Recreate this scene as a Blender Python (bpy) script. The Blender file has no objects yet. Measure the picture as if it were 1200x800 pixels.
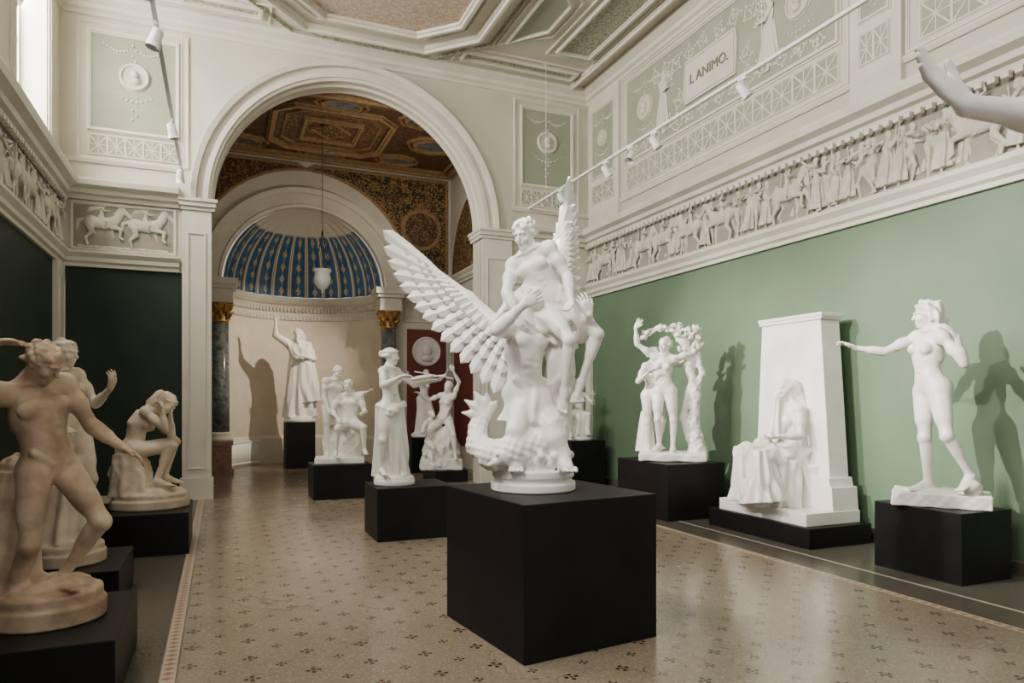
import bpy, math, random, time
import numpy as np
from mathutils import Vector, Matrix
random.seed(3)
T0=time.time()
scene=bpy.context.scene
COL=scene.collection
# ------------------------------------------------------------------ materials
class NT:
    def __init__(s,m): s.nt=m.node_tree; s.N=s.nt.nodes; s.L=s.nt.links; s.b=s.N['Principled BSDF']
    def inp(s,node,i,v):
        if v is None: return
        if hasattr(v,'links'): s.L.new(v,node.inputs[i])
        else: node.inputs[i].default_value=v
    def m(s,op,a,b=None,c=None):
        n=s.N.new('ShaderNodeMath'); n.operation=op
        s.inp(n,0,a); s.inp(n,1,b); s.inp(n,2,c); return n.outputs[0]
    def mix(s,f,a,b):
        n=s.N.new('ShaderNodeMix'); n.data_type='RGBA'
        s.inp(n,0,f)
        for i,v in ((6,a),(7,b)):
            if hasattr(v,'links'): s.L.new(v,n.inputs[i])
            else: n.inputs[i].default_value=(*v,1)
        return n.outputs[2]
    def noise(s,sc,det=4,vec=None,dist=0):
        n=s.N.new('ShaderNodeTexNoise'); n.inputs['Scale'].default_value=sc; n.inputs['Detail'].default_value=det
        n.inputs['Distortion'].default_value=dist
        s.L.new(vec if vec else s.obj(),n.inputs['Vector']); return n.outputs[0]
    def obj(s):
        if not hasattr(s,'_o'): s._o=s.N.new('ShaderNodeTexCoord').outputs['Object']
        return s._o
    def pos(s):
        n=s.N.new('ShaderNodeNewGeometry'); x=s.N.new('ShaderNodeSeparateXYZ'); s.L.new(n.outputs['Position'],x.inputs[0]); return x.outputs
    def oxyz(s):
        x=s.N.new('ShaderNodeSeparateXYZ'); s.L.new(s.obj(),x.inputs[0]); return x.outputs
    def step(s,x,a,b):
        n=s.N.new('ShaderNodeMapRange'); s.inp(n,0,x); n.inputs[1].default_value=a; n.inputs[2].default_value=b; return n.outputs[0]
    def bump(s,h,st,dist=.01):
        n=s.N.new('ShaderNodeBump'); n.inputs['Strength'].default_value=st; n.inputs['Distance'].default_value=dist
        s.L.new(h,n.inputs['Height']); s.L.new(n.outputs[0],s.b.inputs['Normal'])
    def col(s,c):
        if hasattr(c,'links'): s.L.new(c,s.b.inputs['Base Color'])
        else: s.b.inputs['Base Color'].default_value=(*c,1)
def mat(name,c,c2=None,scale=4.,rough=.5,bump=0.,bscale=40.,metal=0.,lo=.35,hi=.65,dist=0,spec=None):
    m=bpy.data.materials.new(name); m.use_nodes=True; t=NT(m)
    t.b.inputs['Roughness'].default_value=rough; t.b.inputs['Metallic'].default_value=metal
    if spec is not None: t.b.inputs['Specular IOR Level'].default_value=spec
    if c2: t.col(t.mix(t.step(t.noise(scale,5,dist=dist),lo,hi),c,c2))
    else: t.col(c)
    if bump: t.bump(t.noise(bscale,4),bump)
    return m
M={}
M['marble']=mat('white_marble',(.84,.815,.765),(.745,.715,.655),3,.38,.12,28)
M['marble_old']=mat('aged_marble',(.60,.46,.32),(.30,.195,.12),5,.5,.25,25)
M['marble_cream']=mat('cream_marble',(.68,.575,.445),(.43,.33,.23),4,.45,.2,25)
M['relief']=mat('plaster_relief',(.60,.565,.485),(.47,.44,.365),9,.75,.2,60)
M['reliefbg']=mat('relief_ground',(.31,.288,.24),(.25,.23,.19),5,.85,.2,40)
M['cream']=mat('cream_paint',(.585,.55,.465),(.52,.485,.40),1.2,.6)
M['trim']=mat('pale_trim_paint',(.655,.625,.545),(.585,.55,.465),2,.55)
M['sage']=mat('sage_panel_paint',(.265,.29,.21),(.32,.335,.255),2,.7)
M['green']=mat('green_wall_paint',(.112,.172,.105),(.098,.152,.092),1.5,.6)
M['shadegreen']=mat('shaded_green_wall_paint',(.022,.036,.025),(.017,.029,.020),1.5,.6,spec=.25)  # same green paint, with the shade of the left side put into its colour
M['black']=mat('black_plinth_paint',(.006,.0055,.0055),(.009,.0085,.008),3,.45,spec=.2)
M['pink']=mat('painted_arabesque',(.47,.33,.24),(.57,.50,.39),14,.7,lo=.47,hi=.53,dist=1.5)
M['sagearab']=mat('green_arabesque',(.22,.25,.175),(.46,.44,.34),22,.7,lo=.47,hi=.53,dist=1.2)
M['white']=mat('white_lacquer',(.8,.8,.78),None,rough=.35)
M['red']=mat('pompeian_red_paint',(.16,.035,.028),(.13,.028,.024),2,.6)
M['colgrey']=mat('grey_marble_shaft',(.07,.085,.085),(.22,.23,.22),7,.22,dist=1.5)
M['colbrown']=mat('red_brown_marble',(.16,.07,.04),(.27,.14,.09),9,.3,dist=1.5)
M['gold']=mat('gilded_plaster',(.55,.34,.10),(.25,.12,.04),30,.4,.3,60,.5)
M['brown']=mat('painted_brown_ceiling',(.045,.020,.011),(.14,.075,.032),14,.6,lo=.46,hi=.56,dist=1.6)
M['golddark']=mat('gold_on_black_arabesque',(.014,.010,.008),(.33,.20,.065),10,.5,lo=.50,hi=.54,dist=2.4)
M['redarab']=mat('gold_on_brown_arabesque',(.055,.022,.012),(.23,.135,.055),11,.5,lo=.50,hi=.54,dist=2.0)
M['blueoval']=mat('painted_blue_medallion',(.03,.07,.13),(.22,.22,.19),9,.5)
M['goldtrim']=mat('ochre_moulding',(.36,.24,.12),(.25,.15,.07),12,.5)
M['nichewall']=mat('niche_plaster',(.66,.595,.48),(.60,.53,.42),3,.6)
M['chain']=mat('dark_bronze_chain',(.05,.045,.035),None,rough=.4,metal=.8)
M['text']=mat('inscription_paint',(.17,.15,.11),None,rough=.7)

def floor_mat():
    m=bpy.data.materials.new('terrazzo_floor'); m.use_nodes=True; t=NT(m); p=t.pos()
    s=.34
    def cell(off):
        fx=t.m('SUBTRACT',t.m('FRACT',t.m('ADD',t.m('DIVIDE',p[0],s),off)),.5)
        fy=t.m('SUBTRACT',t.m('FRACT',t.m('ADD',t.m('DIVIDE',p[1],s),off)),.5)
        return t.m('ABSOLUTE',fx),t.m('ABSOLUTE',fy)
    def motif(off,d,w):
        ax,ay=cell(off)
        a=t.m('LESS_THAN',t.m('MAXIMUM',t.m('ABSOLUTE',t.m('SUBTRACT',ax,d)),ay),w)
        b=t.m('LESS_THAN',t.m('MAXIMUM',t.m('ABSOLUTE',t.m('SUBTRACT',ay,d)),ax),w)
        c=t.m('LESS_THAN',t.m('MAXIMUM',ax,ay),w*.9)
        return t.m('MAXIMUM',a,b),c
    a1,c1=motif(0.,.092,.037); a2,c2=motif(.5,.068,.027)
    base=t.mix(t.step(t.noise(.8,4),.3,.7),(.235,.188,.132),(.295,.243,.175))
    v=t.N.new('ShaderNodeTexVoronoi'); v.inputs['Scale'].default_value=85; t.L.new(t.obj(),v.inputs['Vector'])
    x=t.N.new('ShaderNodeSeparateColor'); t.L.new(v.outputs['Color'],x.inputs[0])
    base=t.mix(t.m('MULTIPLY',x.outputs[0],.34),base,(.13,.095,.06))
    base=t.mix(t.m('MULTIPLY',t.m('GREATER_THAN',x.outputs[1],.85),.3),base,(.50,.43,.33))
    base=t.mix(t.m('MAXIMUM',a1,a2),base,(.03,.024,.02))
    base=t.mix(t.m('MAXIMUM',c1,c2),base,(.17,.04,.022))
    # fine settlement cracks in the terrazzo
    cr=t.m('ABSOLUTE',t.m('SUBTRACT',t.noise(.55,6,dist=.6),.5))
    base=t.mix(t.m('MULTIPLY',t.m('LESS_THAN',cr,.0012),.6),base,(.08,.06,.045))
    t.col(base)
    t.L.new(t.step(t.noise(3,4),-.42,3.6),t.b.inputs['Roughness'])
    return m
def stripe_mat():
    m=bpy.data.materials.new('mosaic_border'); m.use_nodes=True; t=NT(m); p=t.pos()
    f=t.m('ABSOLUTE',t.m('SUBTRACT',t.m('FRACT',t.m('DIVIDE',p[1],.08)),.5))
    g=t.m('FRACT',t.m('DIVIDE',t.m('ADD',p[0],10.33),.10))
    g=t.m('ABSOLUTE',t.m('SUBTRACT',g,.5))
    tri=t.m('LESS_THAN',t.m('ADD',f,g),.36)
    c=t.mix(tri,(.50,.42,.32),(.26,.13,.07))
    c=t.mix(t.m('GREATER_THAN',g,.42),c,(.10,.06,.04))
    t.col(c); t.b.inputs['Roughness'].default_value=.3
    return m
def dome_mat():
    m=bpy.data.materials.new('painted_shell_dome'); m.use_nodes=True; t=NT(m); p=t.oxyz()
    ang=t.m('ARCTAN2',p[0],p[1])
    q=t.m('MULTIPLY',ang,13/math.pi)
    f=t.m('ABSOLUTE',t.m('SUBTRACT',t.m('FRACT',t.m('ADD',q,.5)),.5))
    wv=t.m('ABSOLUTE',t.m('SINE',t.m('MULTIPLY',p[2],11.)))
    orn=t.m('LESS_THAN',f,t.m('ADD',.015,t.m('MULTIPLY',t.m('POWER',wv,3.),.13)))
    c=t.mix(t.step(t.noise(8,3),.35,.65),(.022,.095,.23),(.04,.145,.31))
    c=t.mix(t.m('MULTIPLY',orn,t.step(t.noise(26,3),.40,.47)),c,(.58,.47,.23))
    c=t.mix(t.m('GREATER_THAN',f,.385),c,(.42,.28,.10))
    c=t.mix(t.m('GREATER_THAN',f,.41),c,(.70,.67,.58))
    c=t.mix(t.m('GREATER_THAN',f,.475),c,(.30,.22,.10))
    c=t.mix(t.step(p[2],1.38,1.43),c,(.68,.65,.56))
    t.col(c); t.b.inputs['Roughness'].default_value=.5
    return m
M['floor']=floor_mat(); M['stripe']=stripe_mat(); M['dome']=dome_mat()
M['dkfloor']=mat('dark_terrazzo_border',(.075,.066,.053),(.105,.092,.074),60,.25)
M['line']=mat('pale_floor_line',(.5,.45,.37),(.3,.26,.2),60,.3)

# ------------------------------------------------------------------ mesh builder
class MB:
    def __init__(s): s.v=[];s.f=[];s.mi=[];s.mats=[];s.sm=[]
    def mid(s,m):
        if m not in s.mats: s.mats.append(m)
        return s.mats.index(m)
    def add(s,vs,fs,m,smooth=False):
        o=len(s.v); s.v+= [tuple(map(float,v)) for v in vs]; i=s.mid(m)
        for f in fs: s.f.append(tuple(o+k for k in f)); s.mi.append(i); s.sm.append(smooth)
    def box(s,x0,x1,y0,y1,z0,z1,m):
        vs=[(x,y,z) for x in(x0,x1) for y in(y0,y1) for z in(z0,z1)]
        s.add(vs,[(0,1,3,2),(4,6,7,5),(0,4,5,1),(2,3,7,6),(0,2,6,4),(1,5,7,3)],m)
    def pl(s,pl,pos,u,v,d):
        if pl=='R': return (pos-d,u,v)
        if pl=='L': return (pos+d,u,v)
        if pl=='B': return (u,pos-d,v)
        if pl=='C': return (u,v,pos-d)
    def poly(s,pl,pos,pts,d,m,d0=-.005):
        n=len(pts)
        vs=[s.pl(pl,pos,u,v,d) for u,v in pts]+[s.pl(pl,pos,u,v,d0) for u,v in pts]
        fs=[tuple(range(n))]+[(i,(i+1)%n,n+(i+1)%n,n+i) for i in range(n)]
        s.add(vs,fs,m)
    def rect(s,pl,pos,u0,u1,v0,v1,d,m): s.poly(pl,pos,[(u0,v0),(u1,v0),(u1,v1),(u0,v1)],d,m)
    def frame(s,pl,pos,u0,u1,v0,v1,w,d,m):
        s.pframe(pl,pos,[(u0,v0),(u1,v0),(u1,v1),(u0,v1)],w,d,m)
    def pframe(s,pl,pos,pts,w,d,m):
        n=len(pts)
        P=[np.array(p,float) for p in pts]
        def off(k):
            out=[]
            for i in range(n):
                a,b,e=P[i-1],P[i],P[(i+1)%n]
                d1=(b-a)/np.linalg.norm(b-a); d2=(e-b)/np.linalg.norm(e-b)
                n1=np.array([d1[1],-d1[0]]); n2=np.array([d2[1],-d2[0]])
                mm=n1+n2; mm=mm/max(np.linalg.norm(mm),1e-6); c_=max(mm@n1,.3)
                out.append(b+mm*k/c_)
            return out
        prof=[(0,-.005),(0,d*.55),(w*.25,d*.6),(w*.3,d),(w*.7,d),(w*.75,d*.4),(w,d*.35),(w,-.005)]
        rings=[[s.pl(pl,pos,q[0],q[1],dd) for q in off(k-w/2)] for k,dd in prof]
        vs=[v for r in rings for v in r]; fs=[]
        for r in range(len(prof)-1):
            for i in range(n): fs.append((r*n+i,r*n+(i+1)%n,(r+1)*n+(i+1)%n,(r+1)*n+i))
        s.add(vs,fs,m)
    def disc(s,pl,pos,u,v,r,d,m,n=28,ru=None):
        ru=ru or r
        s.poly(pl,pos,[(u+ru*math.cos(a*2*math.pi/n),v+r*math.sin(a*2*math.pi/n)) for a in range(n)],d,m)
    def ringf(s,pl,pos,u,v,r,w,d,m,n=28,ru=None):
        ru=ru or r
        s.pframe(pl,pos,[(u+ru*math.cos(a*2*math.pi/n),v+r*math.sin(a*2*math.pi/n)) for a in range(n)],w,d,m)
    def bar(s,pl,pos,a,b,w,d,m):
        a=np.array(a,float);b=np.array(b,float);t=(b-a)/np.linalg.norm(b-a);n=np.array([t[1],-t[0]])*w/2
        s.poly(pl,pos,[a-n,b-n,b+n,a+n],d,m)
    def sweep(s,prof,p0,p1,out,m):
        out=np.array(out,float);n=len(prof);vs=[]
        for p in (p0,p1):
            p=np.array(p,float)
            for o,u in prof: vs.append(p+out*o+np.array([0,0,u]))
        fs=[(i,i+1,n+i+1,n+i) for i in range(n-1)]+[tuple(range(n)),tuple(range(2*n-1,n-1,-1))]
        s.add(vs,fs,m)
    def lathe(s,prof,c,m,n=24,smooth=True):
        vs=[];k=len(prof)
        for r,z in prof:
            for i in range(n):
                a=2*math.pi*i/n; vs.append((c[0]+r*math.cos(a),c[1]+r*math.sin(a),c[2]+z))
        fs=[(j*n+i,j*n+(i+1)%n,(j+1)*n+(i+1)%n,(j+1)*n+i) for j in range(k-1) for i in range(n)]
        fs+=[tuple(range(n-1,-1,-1)),tuple(range((k-1)*n,k*n))]
        s.add(vs,fs,m,smooth)
    def arc(s,c,prof,a0,a1,n,m,smooth=False):
        vs=[];k=len(prof)
        for j in range(n+1):
            a=a0+(a1-a0)*j/n
            for r,y in prof: vs.append((c[0]+r*math.cos(a),y,c[1]+r*math.sin(a)))
        fs=[(j*k+i,j*k+i+1,(j+1)*k+i+1,(j+1)*k+i) for j in range(n) for i in range(k-1)]
        s.add(vs,fs,m,smooth)
    def ball(s,c,r,m,n=8):
        if not hasattr(r,'__len__'): r=(r,r,r)
        vs=[];h=n//2
        for j in range(1,h):
            for i in range(n):
                a=2*math.pi*i/n;b=math.pi*j/h
                vs.append((c[0]+r[0]*math.sin(b)*math.cos(a),c[1]+r[1]*math.sin(b)*math.sin(a),c[2]+r[2]*math.cos(b)))
        vs+=[(c[0],c[1],c[2]+r[2]),(c[0],c[1],c[2]-r[2])]
        q=(h-1)*n
        fs=[(j*n+i,(j+1)*n+i,(j+1)*n+(i+1)%n,j*n+(i+1)%n) for j in range(h-2) for i in range(n)]
        fs+=[(q,i,(i+1)%n) for i in range(n)]+[(q+1,(h-2)*n+(i+1)%n,(h-2)*n+i) for i in range(n)]
        s.add(vs,fs,m,True)
    def tube(s,p,r,m,n=8):
        p=[np.array(q,float) for q in p]
        if not hasattr(r,'__len__'): r=[r]*len(p)
        vs=[]
        for i,q in enumerate(p):
            t=p[min(i+1,len(p)-1)]-p[max(i-1,0)]; t=t/np.linalg.norm(t)
            u=np.cross(t,(0,0,1)) if abs(t[2])<.9 else np.cross(t,(1,0,0)); u/=np.linalg.norm(u); w=np.cross(t,u)
            for k in range(n):
                a=2*math.pi*k/n; vs.append(q+(u*math.cos(a)+w*math.sin(a))*r[i])
        fs=[(i*n+k,i*n+(k+1)%n,(i+1)*n+(k+1)%n,(i+1)*n+k) for i in range(len(p)-1) for k in range(n)]
        fs+=[tuple(range(n-1,-1,-1)),tuple(range((len(p)-1)*n,len(p)*n))]
        s.add(vs,fs,m,True)
    def obj(s,name,parent=None,loc=None,rot=0,bevel=0):
        me=bpy.data.meshes.new(name); me.from_pydata(s.v,[],s.f)
        for m in s.mats: me.materials.append(M[m])
        me.polygons.foreach_set('material_index',s.mi); me.polygons.foreach_set('use_smooth',s.sm)
        me.update()
        import bmesh
        bm=bmesh.new(); bm.from_mesh(me); bmesh.ops.recalc_face_normals(bm,faces=bm.faces); bm.to_mesh(me); bm.free()
        o=bpy.data.objects.new(name,me); COL.objects.link(o)
        if loc is not None: o.location=loc
        o.rotation_euler[2]=math.radians(rot)
        if parent: o.parent=parent
        if bevel:
            b=o.modifiers.new('bevel','BEVEL'); b.width=bevel; b.segments=2; b.limit_method='ANGLE'
        return o
def empty(name,loc=(0,0,0),rot=0):
    e=bpy.data.objects.new(name,None); COL.objects.link(e); e.location=loc; e.rotation_euler[2]=math.radians(rot); e.empty_display_size=.1
    return e

# ------------------------------------------------------------------ room dimensions
XL,XR,YB,ZC=-2.23,6.82,12.3,7.75
YF=-2.5
AX,AR,AZ=2.2,2.33,4.8
NX,NR,NZ,NY=1.83,1.80,4.2,16.6
ZI=7.14
b=MB()
ye=18.6
def fq(x0,x1,m): b.add([(x0,YF,0),(x1,YF,0),(x1,ye,0),(x0,ye,0)],[(0,1,2,3)],m)
for x0,x1,m in((-2.7,-.33,'dkfloor'),(-.33,-.23,'stripe'),(-.23,5.07,'floor'),(5.07,5.17,'stripe'),(5.17,5.55,'dkfloor'),(5.55,5.59,'line'),(5.59,7.3,'dkfloor')): fq(x0,x1,m)
b.obj('floor')
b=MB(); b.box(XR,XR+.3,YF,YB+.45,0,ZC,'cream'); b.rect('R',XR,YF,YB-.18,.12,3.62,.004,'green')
b.box(XR-.06,XR,YB-.2,YB,0,3.62,'trim')
wall_right=b.obj('wall_right')
b=MB()
wins=[(9.75,11.45),(6.3,8.1),(2.9,4.7),(-.5,1.3)]
wz0,wz1=5.35,7.45
b.box(XL-.5,XL,YF,YB+.45,0,wz0,'cream'); b.box(XL-.5,XL,YF,YB+.45,wz1,ZC,'cream')
ys=[YF]+[q for w in sorted(wins) for q in w]+[YB+.45]
for i in range(0,len(ys),2): b.box(XL-.5,XL,ys[i],ys[i+1],wz0,wz1,'cream')
b.rect('L',XL,YF,YB-.5,.12,3.62,.004,'shadegreen'); b.box(XL,XL+.07,YB-.52,YB,0,3.62,'trim'); b.frame('L',XL+.07,YB-.44,YB-.08,.4,3.4,.03,.015,'trim')
for a,c in wins: b.frame('L',XL,a-.08,c+.08,wz0-.06,wz1+.06,.12,.05,'trim')
b.obj('wall_left')
for i,(a,c) in enumerate(wins):
    w=MB(); x=XL-.35
    w.box(x-.04,x+.04,a,c,wz0,wz0+.08,'trim'); w.box(x-.04,x+.04,a,c,wz1-.08,wz1,'trim')
    for y in (a,(a+c)/2-.04,c-.08): w.box(x-.04,x+.04,y,y+.08,wz0+.08,wz1-.08,'trim')
    w.box(x-.02,x+.02,a+.08,c-.08,6.5,6.55,'trim')
    w.obj('window_%d'%(i+1))
def archwall(name,x0,x1,z1,y0,y1,cx,R,cz,m,n=40):
    b=MB()
    for y in(y0,y1):
        b.add([(x0,y,0),(cx-R,y,0),(cx-R,y,cz),(x0,y,cz)],[(0,1,2,3)],m)
        b.add([(cx+R,y,0),(x1,y,0),(x1,y,cz),(cx+R,y,cz)],[(0,1,2,3)],m)
        vs=[];fs=[]
        for i in range(n+1):
            a=math.pi*i/n; c,s_=math.cos(a),math.sin(a)
            vs.append((cx+R*c,y,cz+R*s_))
            tx=(x1-cx)/c if c>1e-6 else ((x0-cx)/c if c<-1e-6 else 1e9); tz=(z1-cz)/s_ if s_>1e-6 else 1e9
            t=min(tx,tz); vs.append((cx+t*c,y,cz+t*s_))
        for i in range(n): fs.append((2*i,2*i+1,2*i+3,2*i+2))
        b.add(vs,fs,m)
        for sx,xx in((1,x1),(-1,x0)):
            for i in range(n):
                p=vs[2*i+1];q=vs[2*i+3]
                if abs(abs(p[0]-xx))<1e-6 and abs(q[2]-z1)<1e-6 and abs(q[0]-xx)>1e-6: b.add([p,(xx,y,z1),q],[(0,1,2)],m)
                if abs(abs(q[0]-xx))<1e-6 and abs(p[2]-z1)<1e-6 and abs(p[0]-xx)>1e-6: b.add([p,(xx,y,z1),q],[(0,1,2)],m)
    pr=[(cx-R,0)]+[(cx+R*math.cos(math.pi-math.pi*i/n),cz+R*math.sin(math.pi*i/n)) for i in range(n+1)]+[(cx+R,0)]
    vs=[(x,y,z) for x,z in pr for y in(y0,y1)]
    b.add(vs,[(2*i,2*i+1,2*i+3,2*i+2) for i in range(len(pr)-1)],m)
    return b
b=archwall('wall_back',XL,XR,ZC,YB,YB+.45,AX,AR,AZ,'cream')
b.rect('B',YB,XL,-.56,.12,3.62,.004,'shadegreen'); b.rect('B',YB,5.12,XR,.12,3.62,.004,'green')
b.obj('wall_back')
b=MB()
b.arc((AX,AZ),[(2.33,YB+.01),(2.33,YB-.05),(2.38,YB-.06),(2.38,YB-.09),(2.46,YB-.09),(2.47,YB-.05),(2.55,YB-.05),(2.56,YB-.13),(2.64,YB-.15),(2.66,YB-.02),(2.66,YB+.01)],0,math.pi,64,'trim')
b.arc((AX,AZ),[(2.33,YB+.08),(2.29,YB+.10),(2.29,YB+.14),(2.325,YB+.15)],0,math.pi,48,'trim')
b.arc((AX,AZ),[(2.33,YB+.32),(2.29,YB+.33),(2.29,YB+.37),(2.325,YB+.38)],0,math.pi,48,'trim')
b.obj('trim_1')
b=MB()
for x0,x1 in((-.56,-.13),(4.53,5.12)):
    b.box(x0,x1,YB-.10,YB+.02,0,AZ-.18,'trim')
    b.frame('B',YB-.10,x0+.09,x1-.09,.5,AZ-.55,.035,.02,'trim')
    b.box(x0-.03,x1+.03,YB-.13,YB+.02,0,.35,'trim')
for x0,x1 in((-.60,-.06),(4.46,5.16)):
    b.box(x0+.02,x1-.02,YB-.13,YB+.47,AZ-.18,AZ-.12,'trim'); b.box(x0,x1,YB-.17,YB+.50,AZ-.12,AZ-.05,'trim'); b.box(x0-.02,x1+.02,YB-.20,YB+.52,AZ-.05,AZ,'trim')
b.obj('trim_2')
prof1=[(0,0),(.05,0),(.05,.05),(.09,.08),(.09,.14),(.14,.20),(.14,.24),(0,.24)]
prof2=[(0,0),(.06,0),(.08,.06),(.14,.08),(.16,.14),(.26,.18),(.28,.25),(.28,.28),(0,.34)]
prof3=[(0,0),(.05,.02),(.05,.10),(.12,.14),(.14,.22),(.26,.30),(.28,.36),(.28,.42),(0,.42)]
profs=[(0,0),(.03,0),(.05,.05),(.05,.07),(0,.09)]
b=MB()
for (p0,p1,o) in (((XR,YF),(XR,YB),(-1,0,0)),((XL,YF),(XL,YB),(1,0,0)),((XL,YB),(-.6,YB),(0,-1,0)),((5.14,YB),(XR,YB),(0,-1,0))):
    b.sweep(prof1,(*p0,3.62),(*p1,3.62),o,'trim')
    b.sweep(prof2,(*p0,4.64),(*p1,4.64),o,'trim')
    b.sweep(profs,(*p0,5.22),(*p1,5.22),o,'trim')
for (p0,p1,o) in (((XR,YF),(XR,YB),(-1,0,0)),((XL,YF),(XL,YB),(1,0,0)),((XL,YB),(XR,YB),(0,-1,0))):
    b.sweep([(u*.8,v*.7) for u,v in prof3],(*p0,ZC-.295),(*p1,ZC-.295),o,'trim')
# dentil course under the main cornice
for i in range(116):
    y=YB-.12-i*.125
    b.box(XR-.115,XR-.05,y-.035,y+.035,4.585,4.645,'trim'); b.box(XL+.05,XL+.115,y-.035,y+.035,4.585,4.645,'trim')
b.obj('trim_3')
for nm,(p0,p1,o) in {'right':((XR,YF),(XR,YB),(-1,0,0)),'left':((XL,YF),(XL,YB),(1,0,0))}.items():
    q=MB(); q.sweep([(0,0),(.04,0),(.04,.10),(.02,.12),(0,.12)],(*p0,0),(*p1,0),o,'dkfloor'); q.obj('baseboard_'+nm)
def lattice(b,pl,pos,u0,u1,v0,v1,n):
    b.rect(pl,pos,u0,u1,v0,v1,.006,'sage')
    b.frame(pl,pos,u0,u1,v0,v1,.03,.02,'trim')
    w=(u1-u0)/n
    for i in range(n):
        a=u0+i*w
        b.bar(pl,pos,(a,v0),(a+w,v1),.018,.013,'trim'); b.bar(pl,pos,(a,v1),(a+w,v0),.018,.014,'trim')
        b.bar(pl,pos,(a+w/2,v0),(a+w/2,v1),.014,.012,'trim'); b.bar(pl,pos,(a,(v0+v1)/2),(a+w,(v0+v1)/2),.014,.0125,'trim')
        if i: b.bar(pl,pos,(a,v0),(a,v1),.03,.016,'trim')
def garland(b,pl,pos,u0,u1,v,sag,n=14,r=.022):
    for i in range(n+1):
        t=i/n; q=b.pl(pl,pos,u0+(u1-u0)*t,v-sag*4*t*(1-t),.008); rr=r*(.6+.8*math.sin(math.pi*t))
        b.ball(q,rr,'trim',6)
def scroll(b,pl,pos,u,v,r,dr,a0=0.,turns=1.4,th=.014):
    n=22;pts=[]
    for i in range(n+1):
        t=i/n; a=a0+dr*t*turns*2*math.pi; q=r*(1-t)**.8+.015
        pts.append(b.pl(pl,pos,u+q*math.cos(a),v+q*math.sin(a),.010))
    b.tube(pts,[th*(1-.4*i/n) for i in range(n+1)],'trim',5)
    b.ball(b.pl(pl,pos,u,v,.012),.03,'trim',6)
    for i in range(0,n,4):
        a=a0+dr*(i/n)*turns*2*math.pi; q=r*(1-i/n)**.8+.05
        b.ball(b.pl(pl,pos,u+q*math.cos(a),v+q*math.sin(a),.008),(.026,.026,.03),'trim',6)
def medallion(b,pl,pos,u,v,r):
    b.disc(pl,pos,u,v,r,.02,'relief'); b.ringf(pl,pos,u,v,r,.05,.05,'trim')
    b.ball(b.pl(pl,pos,u,v+r*.15,.03),r*.36,'trim',10); b.ball(b.pl(pl,pos,u+.02,v-r*.35,.02),(r*.4,r*.4,r*.3),'trim',8); b.ball(b.pl(pl,pos,u,v-r*.05,.03),r*.2,'trim',8)
    for k in(-1,1): garland(b,pl,pos,u,u+k*.42,v+r+.28,.10,9,.018)
    garland(b,pl,pos,u-.3,u+.3,v-r-.05,.14,9,.018)
    for i in range(6): b.ball(b.pl(pl,pos,u+.03*(-1)**i,v-r-.12-.07*i,.01),.02,'trim',6)
    for i in range(4): b.ball(b.pl(pl,pos,u+.02*(-1)**i,v+r+.06+.08*i,.01),.02,'trim',6)
b=MB()
for (u0,u1) in((-1.85,-.62),(5.35,6.45)):
    lattice(b,'B',YB,u0,u1,5.36,5.66,5)
    b.rect('B',YB,u0,u1,5.74,7.25,.006,'sage'); b.frame('B',YB,u0,u1,5.74,7.25,.07,.045,'trim')
    b.frame('B',YB,u0-.14,u1+.14,5.30,7.38,.05,.03,'trim')
    c=(u0+u1)/2; medallion(b,'B',YB,c,6.62,.19)
b.obj('trim_4')
b=MB()
for (y0,y1) in((6.15,10.85),(.6,5.1)):
    lattice(b,'R',XR,y0,y1,5.40,5.78,13)
    b.rect('R',XR,y0,y1,5.88,7.34,.006,'sage'); b.frame('R',XR,y0,y1,5.88,7.34,.08,.05,'trim')
    b.frame('R',XR,y0-.15,y1+.15,5.32,7.44,.05,.03,'trim')
    c=(y0+y1)/2
    medallion(b,'R',XR,y0+.62,6.68,.19); medallion(b,'R',XR,y1-.6,6.68,.19)
    b.poly('R',XR,[(c-.58,6.25),(c+.58,6.25),(c+.62,6.4),(c+.58,6.92),(c-.58,6.92),(c-.62,6.75)],.05,'trim')
    b.frame('R',XR,c-.56,c+.56,6.29,6.88,.03,.065,'trim')
    for k in(-1,1):
        for j,(du,vv,r) in enumerate(((.82,6.10,.13),(1.12,6.16,.12),(1.42,6.1,.10),(.80,6.42,.11),(.84,7.02,.12),(.52,7.08,.10),(.2,7.08,.09),(1.12,7.08,.11),(1.45,7.06,.10),(1.05,6.9,.09),(1.75,6.06,.08),(2.05,6.04,.07),(.5,6.08,.08),(.2,6.07,.07))):
            scroll(b,'R',XR,c+k*du,vv,r*1.1,k*(1 if j%2 else -1),.6*j,1.4)
for y0,y1 in((5.22,6.0),(10.98,12.2)):
    b.box(XR-.07,XR,y0+.06,y1-.06,5.0,ZC-.3,'trim'); b.frame('R',XR-.07,y0+.2,y1-.2,5.9,7.2,.05,.03,'trim'); b.rect('R',XR-.07,y0+.2,y1-.2,5.9,7.2,.006,'sage')
    medallion(b,'R',XR-.07,(y0+y1)/2,6.6,.13)
    lattice(b,'R',XR-.07,y0+.2,y1-.2,5.4,5.75,2)
b.obj('trim_5')
cu=bpy.data.curves.new('inscription','FONT'); cu.body='L ANIMO.'; cu.size=.21; cu.extrude=.008; cu.align_x='CENTER'; cu.align_y='CENTER'
o=bpy.data.objects.new('inscription_plaque_lettering',cu); COL.objects.link(o); o.data.materials.append(M['text'])
o.location=(XR-.056,8.5,6.58); o.rotation_euler=(math.pi/2,0,-math.pi/2)
b=MB(); b.box(XL-.5,XR+.3,YF,YB+.45,ZC,ZC+.2,'cream')
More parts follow.
